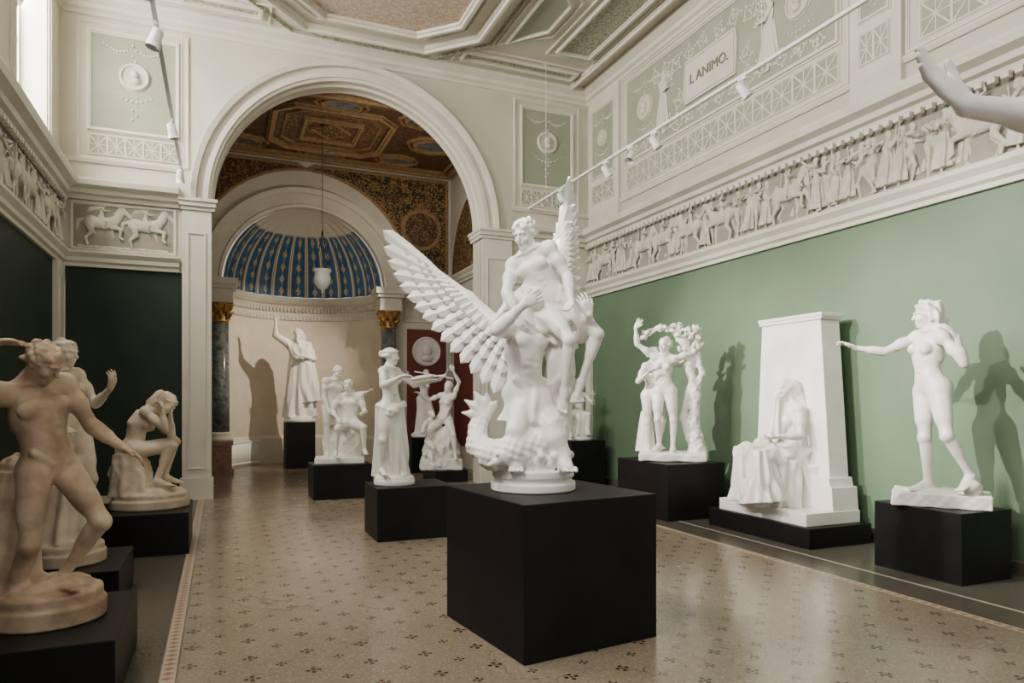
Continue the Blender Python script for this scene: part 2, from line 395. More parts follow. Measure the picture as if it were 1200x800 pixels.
def cpanel(pts,m,w=.09,d=.06):
    b.poly('C',ZC,pts,.008,m); b.pframe('C',ZC,pts,w,d,'trim')
    c=np.mean(np.array(pts),axis=0)
    b.pframe('C',ZC,[tuple(c+(np.array(p)-c)*1.0+np.sign(np.array(p)-c)*.14) for p in pts],.04,.03,'trim')
def R4(x0,x1,y0,y1): return [(x0,y0),(x1,y0),(x1,y1),(x0,y1)]
def octa(cx,cy,a,c2,e):
    return [(cx-a,cy-e),(cx-e,cy-a*1.0),(cx+e,cy-a),(cx+a,cy-e),(cx+a,cy+e),(cx+e,cy+a),(cx-e,cy+a),(cx-a,cy+e)]
for yb in (10.05,5.1,.3):
    cpanel(octa(2.3,yb,1.35,0,.75),'pink',.14,.10)
    b.pframe('C',ZC,octa(2.3,yb,1.75,0,1.0),.12,.12,'trim'); b.pframe('C',ZC,octa(2.3,yb,2.02,0,1.2),.05,.05,'sagearab')
    for k in(-1,1):
        x=2.3+k*3.5
        cpanel(R4(x-.32,x+.32,yb-1.5,yb+.95),'sagearab')
        cpanel([(2.3+k*2.25,yb+1.0),(2.3+k*2.75,yb+.4),(2.3+k*2.75,yb-.4),(2.3+k*2.25,yb-1.0)][::k],'sage',.06,.05)
        cpanel(R4(min(2.3+k*1.7,2.3+k*3.9),max(2.3+k*1.7,2.3+k*3.9),yb+1.55,yb+1.82),'sagearab')
    b.frame('C',ZC,-1.75,6.35,yb-2.2,yb+2.10,.10,.10,'trim')
b.obj('ceiling')
# ------------------------------------------------------------------ inner vestibule
b=MB(); b.box(-1.2,-1.0,YB+.45,NY+.2,0,ZI,'cream'); b.obj('wall_vestibule_left')
b=MB(); b.box(5.3,5.5,YB+.45,NY+.2,0,ZI,'cream')
y0=YB+.6;y1=NY-.12
cy=(y0+y1)/2; rr=(y1-y0)/2
for rad,mm,d in((rr,'trim',.03),(rr-.14,'golddark',.04)):
    pts=[(cy+rad*math.cos(a*math.pi/24),4.65+rad*1.02*math.sin(a*math.pi/24)) for a in range(25)]
    b.poly('R',5.3,pts,d,mm)
b.rect('R',5.3,y0+.2,y1-.2,.5,3.4,.01,'red')
b.sweep(prof1,(5.3,YB+.45,4.36),(5.3,NY,4.36),(-1,0,0),'trim'); b.obj('wall_vestibule_right')
b=archwall('wall_niche',-1.0,5.3,ZI,NY,NY+.15,NX,NR,NZ,'trim')
b.rect('B',NY,4.15,5.22,.5,3.35,.01,'red'); b.frame('B',NY,4.15,5.22,.5,3.35,.07,.04,'trim')
b.rect('B',NY,4.15,5.22,3.5,4.15,.02,'relief'); b.frame('B',NY,4.15,5.22,3.5,4.15,.05,.04,'trim')
b.disc('B',NY,4.68,2.78,.33,.04,'marble'); b.ringf('B',NY,4.68,2.78,.33,.06,.07,'marble'); b.ball((4.68,NY-.06,2.82),(.13,.06,.16),'marble',12); b.ball((4.68,NY-.05,2.62),(.17,.05,.1),'marble',12)
for sx in(-1,1):
    pts=[]
    for i in range(13):
        a=math.pi/2*i/12*.98
        pts.append((NX+sx*2.42*math.cos(a+.02),NZ+.35+2.34*math.sin(a)))
    xe=5.2 if sx>0 else -.95
    pts=[(xe,4.75)]+[(NX+sx*2.42,4.75)]+pts[2:]+[(NX+sx*.2,ZI-.15),(xe,ZI-.15)]
    if sx<0: pts=pts[::-1]
    b.poly('B',NY,pts,.01,'golddark' if sx>0 else 'redarab'); b.pframe('B',NY,pts,.07,.04,'goldtrim')
b.disc('B',NY,4.55,5.75,.46,.02,'redarab'); b.ringf('B',NY,4.55,5.75,.46,.09,.06,'goldtrim')
b.arc((NX,NZ),[(NR,NY+.01),(NR,NY-.08),(NR+.06,NY-.1),(NR+.08,NY-.06),(NR+.3,NY-.06),(NR+.32,NY-.12),(NR+.44,NY-.14),(NR+.46,NY)],0,math.pi,56,'trim')
b.obj('wall_niche')
b=MB()
n=48
vs=[];fs=[]
for i in range(n+1):
    a=math.pi*i/n
    for z in(0,.5,3.72,NZ): vs.append((NX+NR*math.cos(a),NY+.14+NR*math.sin(a),z))
for i in range(n):
    for j in range(3): fs.append((4*i+j,4*i+j+1,4*i+5+j,4*i+4+j))
b.add(vs,fs,'nichewall',True)
def apsering(prof,m):
    vs=[];k=len(prof)
    for i in range(n+1):
        a=math.pi*i/n
        for r,z in prof: vs.append((NX+(NR-r)*math.cos(a),NY+.14+(NR-r)*math.sin(a),z))
    b.add(vs,[(k*i+j,k*i+j+1,k*i+k+j+1,k*i+k+j) for i in range(n) for j in range(k-1)],m)
apsering([(0,0),(.06,0),(.06,.62),(.03,.68),(0,.7)],'trim')
apsering([(0,3.60),(.05,3.62),(.05,3.72),(.02,3.74),(.02,3.98),(.08,4.02),(.14,4.1),(.14,4.18),(0,4.2)],'trim')
for i in range(60):
    a=math.pi*(i+.5)/60
    for z,r in((3.67,.035),(3.87,.05)):
        b.ball((NX+(NR-.05)*math.cos(a),NY+.14+(NR-.05)*math.sin(a),z),(r,r,r*1.5),'nichewall' if z>3.8 else 'trim',6)
b.obj('wall_apse')
vs=[];fs=[];na,ne=156,20
for i in range(na+1):
    a=math.pi*i/na
    for j in range(ne+1):
        e=math.pi/2*j/ne; r=NR-.02-.07*abs(math.sin(13*(a-math.pi/2)+math.pi/2))*math.cos(e)**.5*(1 if j<ne else 0)
        r=max(r,.01)
        vs.append((r*math.cos(e)*math.cos(a),r*math.cos(e)*math.sin(a),(NR)*math.sin(e)))
for i in range(na):
    for j in range(ne): q=i*(ne+1)+j; fs.append((q,q+1,q+ne+2,q+ne+1))
b=MB(); b.add(vs,fs,'dome',True); b.obj('apse_semidome',loc=(NX,NY+.14,NZ))
b=MB()
for i in range(24):
    a=math.pi*(.70+.2*i/24); b.tube([(NX+(NR-.12)*math.cos(a),NY+.14+(NR-.12)*math.sin(a),.0),(NX+(NR-.12)*math.cos(a),NY+.14+(NR-.12)*math.sin(a),.6)],.022,'white',6)
for z in(.08,.58): b.tube([(NX+(NR-.12)*math.cos(math.pi*(.69+.022*k)),NY+.14+(NR-.12)*math.sin(math.pi*(.69+.022*k)),z) for k in range(11)],.03,'white',6)
b.obj('radiator')
b=MB(); b.box(-1.2,5.5,YB+.45,NY+.2,ZI,ZI+.15,'brown')
cx,cy=2.1,14.65
b.frame('C',ZI,-.9,5.2,12.85,16.45,.16,.10,'goldtrim')
b.frame('C',ZI,-.7,5.0,13.02,16.28,.05,.06,'goldtrim')
b.pframe('C',ZI,octa(cx,cy,1.15,0,.8),.14,.10,'goldtrim'); b.poly('C',ZI,octa(cx,cy,1.05,0,.75),.01,'redarab'); b.pframe('C',ZI,octa(cx,cy,.92,0,.64),.04,.05,'goldtrim')
b.frame('C',ZI,cx-.55,cx+.55,cy-.55,cy+.55,.10,.08,'goldtrim'); b.poly('C',ZI,[(cx-.40,cy),(cx,cy-.40),(cx+.40,cy),(cx,cy+.40)],.02,'golddark'); b.pframe('C',ZI,[(cx-.40,cy),(cx,cy-.40),(cx+.40,cy),(cx,cy+.40)],.05,.05,'goldtrim')
for dx,dy in((-2.2,0),(2.2,0),(0,-1.42),(0,1.42),(-1.65,1.2),(1.65,1.2),(-1.65,-1.2),(1.65,-1.2)):
    ru=.42 if dx and dy==0 else .36
    b.disc('C',ZI,cx+dx,cy+dy,.24 if dy else .34,.02,'blueoval',ru=ru); b.ringf('C',ZI,cx+dx,cy+dy,.24 if dy else .34,.08,.07,'goldtrim',ru=ru)
    b.ringf('C',ZI,cx+dx,cy+dy,.36 if dy else .5,.05,.05,'goldtrim',n=8,ru=ru*1.4)
b.obj('ceiling_vestibule')
for i,x in enumerate((.0,3.68)):
    b=MB(); c=(x,NY-.28,0)
    b.box(x-.27,x+.27,c[1]-.27,c[1]+.27,0,.12,'colbrown'); b.box(x-.23,x+.23,c[1]-.23,c[1]+.23,.12,.62,'colbrown'); b.box(x-.26,x+.26,c[1]-.26,c[1]+.26,.62,.70,'colbrown')
    b.lathe([(.25,.70),(.26,.74),(.25,.78),(.21,.80),(.23,.84),(.22,.88),(.19,.90)],c,'trim')
    b.lathe([(.19,.90),(.188,1.8),(.17,3.26)],c,'colgrey',28)
    b.lathe([(.17,3.26),(.19,3.29),(.17,3.32),(.18,3.45),(.25,3.64),(.27,3.68)],c,'gold')
    for row,(z,r,h) in enumerate(((3.34,.175,.16),(3.46,.19,.18))):
        for k in range(8):
            a=2*math.pi*(k+.5*row)/8; ux,uy=math.cos(a),math.sin(a)
            b.tube([(c[0]+ux*r,c[1]+uy*r,z),(c[0]+ux*(r+.03),c[1]+uy*(r+.03),z+h*.6),(c[0]+ux*(r+.09),c[1]+uy*(r+.09),z+h)],[.035,.04,.02],'gold',6)
    b.box(x-.26,x+.26,c[1]-.26,c[1]+.26,3.68,3.76,'trim')
    b.box(x-.25,x+.25,c[1]-.25,NY,3.76,3.98,'trim'); b.box(x-.31,x+.31,c[1]-.31,NY,3.98,4.06,'trim'); b.box(x-.36,x+.36,c[1]-.36,NY,4.06,4.2,'trim')
    b.obj('marble_column')
b=MB(); lx,ly,lz=1.9,14.4,3.78
b.lathe([(.01,-.04),(.03,-.02),(.02,.02),(.09,.06),(.155,.16),(.165,.28),(.14,.36),(.175,.40),(.17,.44),(.02,.45)],(lx,ly,lz),'white')
for k in range(3):
    a=2*math.pi*k/3+.4; b.tube([(lx+.16*math.cos(a),ly+.16*math.sin(a),lz+.42),(lx,ly,lz+1.25)],.008,'chain',5)
b.tube([(lx,ly,lz+1.25),(lx,ly,ZI)],.007,'chain',5)
b.lathe([(.01,0),(.04,.02),(.05,.05)],(lx,ly,ZI-.05),'chain'); b.obj('pendant_lamp')
def track(x,z,y0,y1,heads,aims,supports):
    b=MB(); b.box(x-.02,x+.02,y0,y1,z-.018,z+.018,'white')
    for y in supports:
        b.tube([(x,y,z+.015),(x,y,ZC+.01)],.005,'white',5); b.box(x-.04,x+.04,y-.04,y+.04,ZC-.02,ZC+.01,'white')
    for y,(ax,ay,az) in zip(heads,aims):
        b.box(x-.02,x+.02,y-.06,y+.06,z-.05,z-.018,'white')
        b.tube([(x,y,z-.05),(x,y,z-.12)],.012,'white',6)
        d=np.array([ax,ay,az],float); d/=np.linalg.norm(d); p=np.array([x,y,z-.16])
        b.tube([p-d*.09,p-d*.07,p+d*.03,p+d*.10,p+d*.10],[.03,.05,.055,.065,.05],'white',14)
    return b.obj('track_light')
track(5.5,5.29,-1.0,12.3,[10.9,9.35,8.65,8.05,6.3,2.6],[(.4,-.5,-1),(.6,-.2,-1),(-.6,-.3,-1),(.5,-.4,-1),(.6,-.4,-1),(-1,0,-1)],[1,6,11.5])
track(-.55,5.1,-1.0,12.2,[11.5,9.6,7.2,6.3,3],[(0,.4,-1),(.2,.1,-1),(-.3,0,-1),(.4,0,-1),(-.4,.2,-1)],[1,6,11.8])

# ------------------------------------------------------------------ SDF sculptor
A_=lambda *v: np.array(v[0] if len(v)==1 else v,float)
def nz(v): v=A_(v); return v/np.linalg.norm(v)
def lump(amp,f,ph=0.):
    return lambda X,Y,Z: amp*(np.sin(f*X+ph)*np.sin(f*1.1*Y+1.3*ph)*np.sin(f*.9*Z+.7)+.5*np.sin(2.1*f*X+1+ph)*np.sin(1.9*f*Y+.4)*np.sin(2.3*f*Z+ph))
def strands(amp,f,d=(0,0,1)):
    d=nz(d); a=nz(np.cross(d,(.3,.9,.2))); c=np.cross(d,a)
    def fn(X,Y,Z):
        u=X*a[0]+Y*a[1]+Z*a[2]; v=X*c[0]+Y*c[1]+Z*c[2]; w=X*d[0]+Y*d[1]+Z*d[2]
        return amp*(np.sin(f*u+4*np.sin(9*w))+np.sin(f*v+3*np.sin(11*w+1)))*.5
    return fn
class SDF:
    def __init__(s): s.p=[]
    def cone(s,a,b,r1,r2=None,k=.03,sub=False,disp=None):
        r2=r1 if r2 is None else r2; a=A_(a);b=A_(b);ab=b-a;L=max(ab@ab,1e-9)
        def fn(X,Y,Z):
            x=X-a[0];y=Y-a[1];z=Z-a[2]
            t=np.clip((x*ab[0]+y*ab[1]+z*ab[2])/L,0,1)
            return np.sqrt((x-t*ab[0])**2+(y-t*ab[1])**2+(z-t*ab[2])**2)-(r1+(r2-r1)*t)
        rm=max(r1,r2)+k+.01
        s.p.append((fn,np.minimum(a,b)-rm,np.maximum(a,b)+rm,k,sub,disp))
    def chain(s,pts,rs,k=.03,disp=None):
        for i in range(len(pts)-1): s.cone(pts[i],pts[i+1],rs[i],rs[i+1],k,False,disp)
    def ell(s,c,r,ax=None,k=.03,sub=False,disp=None):
        c=A_(c); r=A_(r if hasattr(r,'__len__') else (r,r,r)); ax=np.eye(3) if ax is None else np.array(ax)
        def fn(X,Y,Z):
            x=X-c[0];y=Y-c[1];z=Z-c[2]
            q=[(x*ax[i][0]+y*ax[i][1]+z*ax[i][2]) for i in range(3)]
            k0=np.sqrt(sum((q[i]/r[i])**2 for i in range(3))); k1=np.sqrt(sum((q[i]/r[i]**2)**2 for i in range(3)))
            return k0*(k0-1)/np.maximum(k1,1e-6)
        e=np.sqrt(sum((ax[i]*r[i])**2 for i in range(3)))+k+.015
        s.p.append((fn,c-e,c+e,k,sub,disp))
    def box(s,c,h,ax=None,rd=.01,k=.01,sub=False,disp=None,taper=0):
        c=A_(c);h=A_(h);ax=np.eye(3) if ax is None else np.array(ax)
        def fn(X,Y,Z):
            x=X-c[0];y=Y-c[1];z=Z-c[2]
            q=[(x*ax[i][0]+y*ax[i][1]+z*ax[i][2]) for i in range(3)]
            f=1-taper*(q[2]/h[2])
            q=[np.abs(q[0])-h[0]*f+rd,np.abs(q[1])-h[1]*f+rd,np.abs(q[2])-h[2]+rd]
            return np.sqrt(sum(np.maximum(v,0)**2 for v in q))+np.minimum(np.maximum(np.maximum(q[0],q[1]),q[2]),0)-rd
        e=sum(np.abs(ax[i]*h[i]) for i in range(3))*(1+taper)+k+.02
        s.p.append((fn,c-e,c+e,k,sub,disp))
    def cyl(s,c,r,h,rd=.01,k=.005,disp=None,ry=None):
        c=A_(c); ry=ry or r
        def fn(X,Y,Z):
            q0=(np.sqrt((X-c[0])**2+((Y-c[1])*r/ry)**2)-r)+rd; q1=np.abs(Z-c[2])-h+rd
            return np.sqrt(np.maximum(q0,0)**2+np.maximum(q1,0)**2)+np.minimum(np.maximum(q0,q1),0)-rd
        e=A_(r,ry,h)+k+.02; s.p.append((fn,c-e,c+e,k,False,disp))
    def skirt(s,a,b,ra,rb,u=(1,0,0),n=9,amp=.08,ph=0.,k=.03,tw=2.,pw=1.):
        a=A_(a);b=A_(b);L=np.linalg.norm(b-a);w=(b-a)/L;u=A_(u);u=nz(u-w*(u@w));v=np.cross(w,u)
        def fn(X,Y,Z):
            x=X-a[0];y=Y-a[1];z=Z-a[2]
            t=(x*w[0]+y*w[1]+z*w[2])/L; p=x*u[0]+y*u[1]+z*u[2]; q=x*v[0]+y*v[1]+z*v[2]
            tc=np.clip(t,0,1)**pw; rx=ra[0]+(rb[0]-ra[0])*tc; ry=ra[1]+(rb[1]-ra[1])*tc
            rho=np.sqrt((p/rx)**2+(q/ry)**2); th=np.arctan2(q/ry,p/rx)
            f=amp*(.35+.65*tc)*(np.sin(n*th+ph+tw*t+1.2*np.sin(5*t+ph))+.55*np.sin((2*n-3)*th+1.7*ph-tw*1.5*t)+.4*np.sin(3*th+ph))
            d=(rho-1-f)*np.minimum(rx,ry)*.75
            e=np.maximum(-t,t-1)*L
            return np.maximum(d,e)
        m=max(*ra,*rb)*(1+2*amp)+k+.02
        s.p.append((fn,np.minimum(a,b)-m,np.maximum(a,b)+m,k,False,None))
    def mesh(s,name,h,mt,loc=(0,0,0),rot=0,parent=None,squash=None,clipz=None,link=True,scale=1.):
        lo=np.min([p[1] for p in s.p if not p[4]],axis=0)-2*h; hi=np.max([p[2] for p in s.p if not p[4]],axis=0)+2*h
        if clipz is not None: lo[2]=max(lo[2],clipz-2*h)
        N=np.ceil((hi-lo)/h).astype(int)+1
        ax=[(lo[i]+h*np.arange(N[i])).astype(np.float32) for i in range(3)]
        F=np.full(N,.2,np.float32)
        for fn,a,b_,k,sub,disp in s.p:
            i0=np.clip(np.floor((a-lo)/h).astype(int)-1,0,N-1); i1=np.clip(np.ceil((b_-lo)/h).astype(int)+2,1,N)
            if np.any(i1<=i0): continue
            X=ax[0][i0[0]:i1[0],None,None];Y=ax[1][None,i0[1]:i1[1],None];Z=ax[2][None,None,i0[2]:i1[2]]
            d=fn(X,Y,Z)
            if disp is not None: d=d+disp(X,Y,Z)
            sl=(slice(i0[0],i1[0]),slice(i0[1],i1[1]),slice(i0[2],i1[2])); G=F[sl]
            if sub:
                d=-d; q=np.maximum(k-np.abs(G-d),0)/k; F[sl]=np.maximum(G,d)+q*q*k*.25
            else:
                q=np.maximum(k-np.abs(G-d),0)/k; F[sl]=np.minimum(G,d)-q*q*k*.25
        if clipz is not None:
            F=np.maximum(F,(clipz-ax[2])[None,None,:]).astype(np.float32)
        F[0]=F[-1]=.1;F[:,0]=F[:,-1]=.1;F[:,:,0]=F[:,:,-1]=.1
        F[F==0]=1e-6
        Sg=F<0; u=Sg.astype(np.uint8)
        c=u[:-1]+u[1:]; c=c[:,:-1]+c[:,1:]; c=c[:,:,:-1]+c[:,:,1:]
        I=np.argwhere((c>0)&(c<8)); acc=np.zeros((len(I),3),np.float64); cnt=np.zeros(len(I))
        cs=[(x,y,z) for x in(0,1) for y in(0,1) for z in(0,1)]
        for o0 in cs:
            for axn in range(3):
                if o0[axn]: continue
                o1=list(o0); o1[axn]=1
                a=F[I[:,0]+o0[0],I[:,1]+o0[1],I[:,2]+o0[2]]; b2=F[I[:,0]+o1[0],I[:,1]+o1[1],I[:,2]+o1[2]]
                cr=(a<0)!=(b2<0); t=np.where(cr,a/np.where(cr,a-b2,1),0)
                pos=np.array(o0,float)[None,:].repeat(len(I),0); pos[:,axn]+=t
                acc+=pos*cr[:,None]; cnt+=cr
        V=(I+acc/cnt[:,None])*h+lo
        idg=np.full(c.shape,-1,np.int32); idg[I[:,0],I[:,1],I[:,2]]=np.arange(len(I))
        Q=[]
        for axn in range(3):
            sA=[slice(None)]*3;sB=[slice(None)]*3; sA[axn]=slice(None,-1); sB[axn]=slice(1,None)
            A0=Sg[tuple(sA)];B0=Sg[tuple(sB)]; E=np.argwhere(A0!=B0)
            o1,o2=(axn+1)%3,(axn+2)%3
            def g(d1,d2):
                J=E.copy(); J[:,o1]-=d1; J[:,o2]-=d2; return idg[J[:,0],J[:,1],J[:,2]]
            q=np.stack([g(1,1),g(0,1),g(0,0),g(1,0)],1)
            ins=A0[E[:,0],E[:,1],E[:,2]]
            q[~ins]=q[~ins][:,::-1]; Q.append(q)
        Q=np.concatenate(Q); Q=Q[(Q>=0).all(1)]
        if squash is not None: V=V*np.array(squash)
        V=V*scale
        me=bpy.data.meshes.new(name); me.vertices.add(len(V)); me.vertices.foreach_set('co',V.astype(np.float32).ravel())
        me.loops.add(len(Q)*4); me.loops.foreach_set('vertex_index',Q.astype(np.int32).ravel())
        me.polygons.add(len(Q)); me.polygons.foreach_set('loop_start',(np.arange(len(Q))*4).astype(np.int32)); me.polygons.foreach_set('loop_total',np.full(len(Q),4,np.int32))
        me.update(calc_edges=True); me.polygons.foreach_set('use_smooth',np.ones(len(Q),bool)); me.materials.append(M[mt]); me.validate()
        if not link: return me
        o=bpy.data.objects.new(name,me); COL.objects.link(o); o.location=loc; o.rotation_euler[2]=math.radians(rot)
        if parent: o.parent=parent
        return o

def hand(S,W,d,n,s=1.,side=1,curl=.3,r=1.):
    d=nz(d); n=A_(n); n=nz(n-d*(n@d)); w=np.cross(d,n)*side
    S.ell(W+d*.048*s,(.040*s,.055*s,.017*s),(w,d,n),.015*s)
    S.ell(W+d*.03*s+w*.022*s+n*.004*s,(.018*s,.034*s,.016*s),(w,d,n),.012*s)
    for i in range(4):
        o=(1.5-i)*.0205*s; L=(.070,.080,.074,.058)[i]*s; c=curl*(1+.12*i)
        a=W+d*.088*s+w*o; sp=w*(1.5-i)*.10
        d1=nz(d*math.cos(c)+n*math.sin(c)+sp); d2=nz(d*math.cos(2.2*c)+n*math.sin(2.2*c)+sp)
        b=a+d1*L*.52; S.cone(a-d*.02*s,b,.0102*s*r,.0090*s*r,.006*s); S.cone(b,b+d2*L*.5,.0090*s*r,.0072*s*r,.004*s)
    a=W+d*.028*s+w*.026*s; d1=nz(d*.75+w*.65+n*.25); d2=nz(d*.95+w*.3+n*.3)
    S.cone(a,a+d1*.042*s,.0135*s*r,.0115*s*r,.01*s); S.cone(a+d1*.042*s,a+d1*.042*s+d2*.034*s,.0115*s*r,.009*s*r,.004*s)

def head(S,H,hf,hu,s,fem,hair,lod,beard=False):
    hf=nz(hf);hu=A_(hu);hr=nz(np.cross(hf,hu));hu=np.cross(hr,hf);hu=nz(hu)
    ax=(hr,hf,hu); q=lambda r,f,u: H+(hr*r+hf*f+hu*u)*s
    S.ell(q(0,-.012,.03),(.072*s,.092*s,.082*s),ax,.02*s)
    S.ell(q(0,.028,-.03),(.056*s,.060*s,.080*s),ax,.03*s)
    S.ell(q(0,.062,-.088),(.024*s,.022*s,.020*s),ax,.025*s)
    if lod>0:
        S.cone(q(0,.083,.022),q(0,.108,-.022),.009*s,.013*s,.009*s)
        for k in(-1,1):
            S.ell(q(k*.030,.096,.006),(.020*s,.016*s,.014*s),ax,.010*s,sub=True)
            S.ell(q(k*.030,.074,.006),(.014*s,.013*s,.009*s),ax,.003*s)
            S.cone(q(k*.014,.090,.028),q(k*.046,.078,.026),.009*s,.008*s,.010*s)
            S.ell(q(k*.038,.062,-.028),(.02*s,.022*s,.022*s),ax,.02*s)
            S.ell(q(k*.072,-.005,-.005),(.010*s,.018*s,.030*s),ax,.006*s)
        S.cone(q(-.018,.084,-.049),q(.018,.084,-.049),.0085*s,.0085*s,.005*s)
        S.cone(q(-.014,.082,-.063),q(.014,.082,-.063),.009*s,.009*s,.005*s)
    dsp=strands(.012*s,100/s,hf) if lod>0 else None
    if hair:
        S.ell(q(0,-.024,.040),(.080*s,.092*s,.080*s),ax,.012*s,disp=dsp)
        if lod>0:
            for k in(-1,1): S.chain([q(0,.060,.086),q(k*.042,.050,.066),q(k*.072,0,.025),q(k*.05,-.085,-.01)],[.010*s,.013*s,.015*s,.02*s],.020*s,dsp)
    if hair=='curly':
        rg=random.Random(7)
        for i in range(46):
            a=rg.uniform(0,6.28); e=rg.uniform(-.15,1.0); r_=q(.080*math.cos(a)*math.cos(e),-.022+.088*math.sin(a)*math.cos(e),.042+.078*math.sin(e))
            if math.sin(a)*math.cos(e)>.75 and e<.5: continue
            S.ell(r_,(.017*s,)*3,None,.006*s)
    if hair=='bun': S.ell(q(0,-.125,.02),(.040*s,.045*s,.040*s),ax,.02*s,disp=dsp)
    if hair=='long':
        for k in(-1,0,1): S.chain([q(k*.04,-.09,.02),q(k*.06,-.13,-.1),q(k*.07,-.14,-.24),q(k*.05,-.15,-.36)],[.05*s,.05*s,.04*s,.018*s],.025*s,strands(.010*s,110/s,hu))
    if beard:
        S.ell(q(0,.075,-.095),(.045*s,.04*s,.06*s),ax,.02*s,disp=strands(.012*s,100/s,hu))

def body(S,P=None,foot=None,F=(0,-1,0),U=(0,0,1),F2=None,U2=None,aR=((-.2,0,-1),(-.1,-.1,-1),(0,-.1,-1)),aL=((.2,0,-1),(.1,-.1,-1),(0,-.1,-1)),
         lR=((0,0,-1),(0,0,-1),(0,-1,0)),lL=((0,0,-1),(0,0,-1),(0,-1,0)),hf=None,hu=None,nk=None,fem=True,s=1.,hair='bun',lod=1,curl=.35,nR=None,nL=None,beard=False,hs=1.):
    F=nz(F);U=nz(U);R=nz(np.cross(F,U));F=np.cross(U,R)
    U2=nz(U2 if U2 is not None else U);F2=nz(F2 if F2 is not None else F);R2=nz(np.cross(F2,U2));F2=np.cross(U2,R2)
    TL,SL=.43*s,.41*s; hw=.088 if fem else .085
    def leg(O,sg,l):
        hip=O+R*sg*hw*s-U*.03*s; kn=hip+nz(l[0])*TL; an=kn+nz(l[1])*SL; return hip,kn,an
    if P is None:
        sg,l=(1,lR) if foot[0]=='R' else (-1,lL)
        an=leg(np.zeros(3),sg,l)[2]; P=A_(foot[1])+A_(0,0,.068*s)-an
    P=A_(P); J={'P':P}
    C=P+U*.27*s; Nk=C+U2*.235*s; SC=C+U2*.165*s
    J['C']=C;J['N']=Nk
    ax=(R,F,U);ax2=(R2,F2,U2)
    g=(lambda a,b: a) if fem else (lambda a,b: b)
    S.ell(P+U*.005*s,(g(.155,.146)*s,.106*s,.115*s),ax,.04*s)
    S.ell((P*.52+C*.48)+F*.005*s,(g(.112,.132)*s,g(.085,.096)*s,.145*s),ax,.06*s)
    S.ell(C+U2*.02*s,(g(.130,.158)*s,g(.096,.112)*s,.165*s),ax2,.05*s)
    S.ell(P+U*.08*s+F*.042*s,(.085*s,.05*s,.09*s),ax,.05*s)
    for k in(-1,1):
        S.ell(P+R*k*.066*s-F*.058*s-U*.025*s,(.082*s,.078*s,.088*s),ax,.03*s)
        if fem:
            S.ell(C+R2*k*.066*s+F2*.082*s+U2*.045*s,(.050*s,.048*s,.050*s),ax2,.024*s)
        else:
            S.ell(C+R2*k*.070*s+F2*.082*s+U2*.075*s,(.078*s,.036*s,.055*s),ax2,.018*s)
            for i in range(3): S.ell(C+R2*k*.032*s+F2*.090*s-U2*(.045+.055*i)*s,(.030*s,.018*s,.026*s),ax2,.012*s)
            S.cone(P+R*k*.12*s+F*.06*s+U*.075*s,P+R*k*.05*s+F*.10*s-U*.01*s,.018*s,.014*s,.02*s)
        S.cone(C+R2*k*.06*s-F2*.06*s+U2*.1*s,C+R2*k*.09*s-F2*.05*s-U2*.02*s,.05*s,.04*s,.04*s)
    S.ell(P+F*.090*s+U*.115*s,(.008*s,.014*s,.012*s),ax,.010*s,sub=True)
    sw=g(.155,.185)*s
    S.cone(SC-R2*sw*.8,SC+R2*sw*.8,.050*s,.050*s,.04*s)
    nk=nz(nk if nk is not None else U2)
    hf=nz(hf if hf is not None else F2); hu=A_(hu if hu is not None else nk)
    Hc=Nk+nk*.125*s+hf*.018*s
    for k in(-1,1): S.cone(Nk+nk*.03*s-F2*.015*s,SC+R2*k*sw*.85,.034*s,.042*s,.04*s)
    if lod>0:
        for k in(-1,1): 
            S.cone(SC+U2*.048*s+F2*.058*s+R2*k*.018*s,SC+U2*.052*s+F2*.030*s+R2*k*sw*.85,.010*s,.010*s,.012*s)
            S.cone(SC+U2*.045*s+F2*.058*s+R2*k*.012*s,Nk+nk*.09*s+R2*k*.045*s-F2*.01*s,.012*s,.012*s,.02*s)
    S.cone(Nk-U2*.04*s,Hc-nk*.05*s,g(.048,.060)*s,g(.044,.056)*s,.03*s)
    head(S,Hc,hf,hu,s*hs,fem,hair,lod,beard); J['H']=Hc
    for sg,a,nm,pn in((1,aR,'R',nR),(-1,aL,'L',nL)):
        if a is None: continue
        sh=SC+R2*sg*sw+U2*(-.005*s); d1,d2=nz(a[0]),nz(a[1])
        sh=sh+A_(0,0,max(d1[2],0)*.05*s)
        el=sh+d1*.285*s; wr=el+d2*.245*s
        ra=g(.045,.056)*s
        S.ell(sh,(g(.053,.068)*s,)*3,None,.04*s)
        S.cone(sh,el,ra,g(.036,.042)*s,.02*s)
        S.ell(sh+d1*.13*s,(g(.046,.058)*s,)*2+(.05*s,),None,.04*s)
        S.cone(el,wr,g(.036,.042)*s,g(.024,.028)*s,.015*s)
        S.cone(el+d2*.04*s,el+d2*.11*s,g(.038,.045)*s,g(.033,.039)*s,.03*s)
        dh=nz(a[2]) if len(a)>2 else d2
        n=A_(pn) if pn is not None else (np.cross(dh,R2*sg) if abs(dh@nz(R2))<.8 else A_(0,0,-1))
        if np.linalg.norm(n-dh*(n@dh))<.1: n=A_(.3,-1,.2)
        if lod>=0: hand(S,wr,dh,n,s*1.0,sg,curl)
        J['sh'+nm]=sh;J['el'+nm]=el;J['wr'+nm]=wr
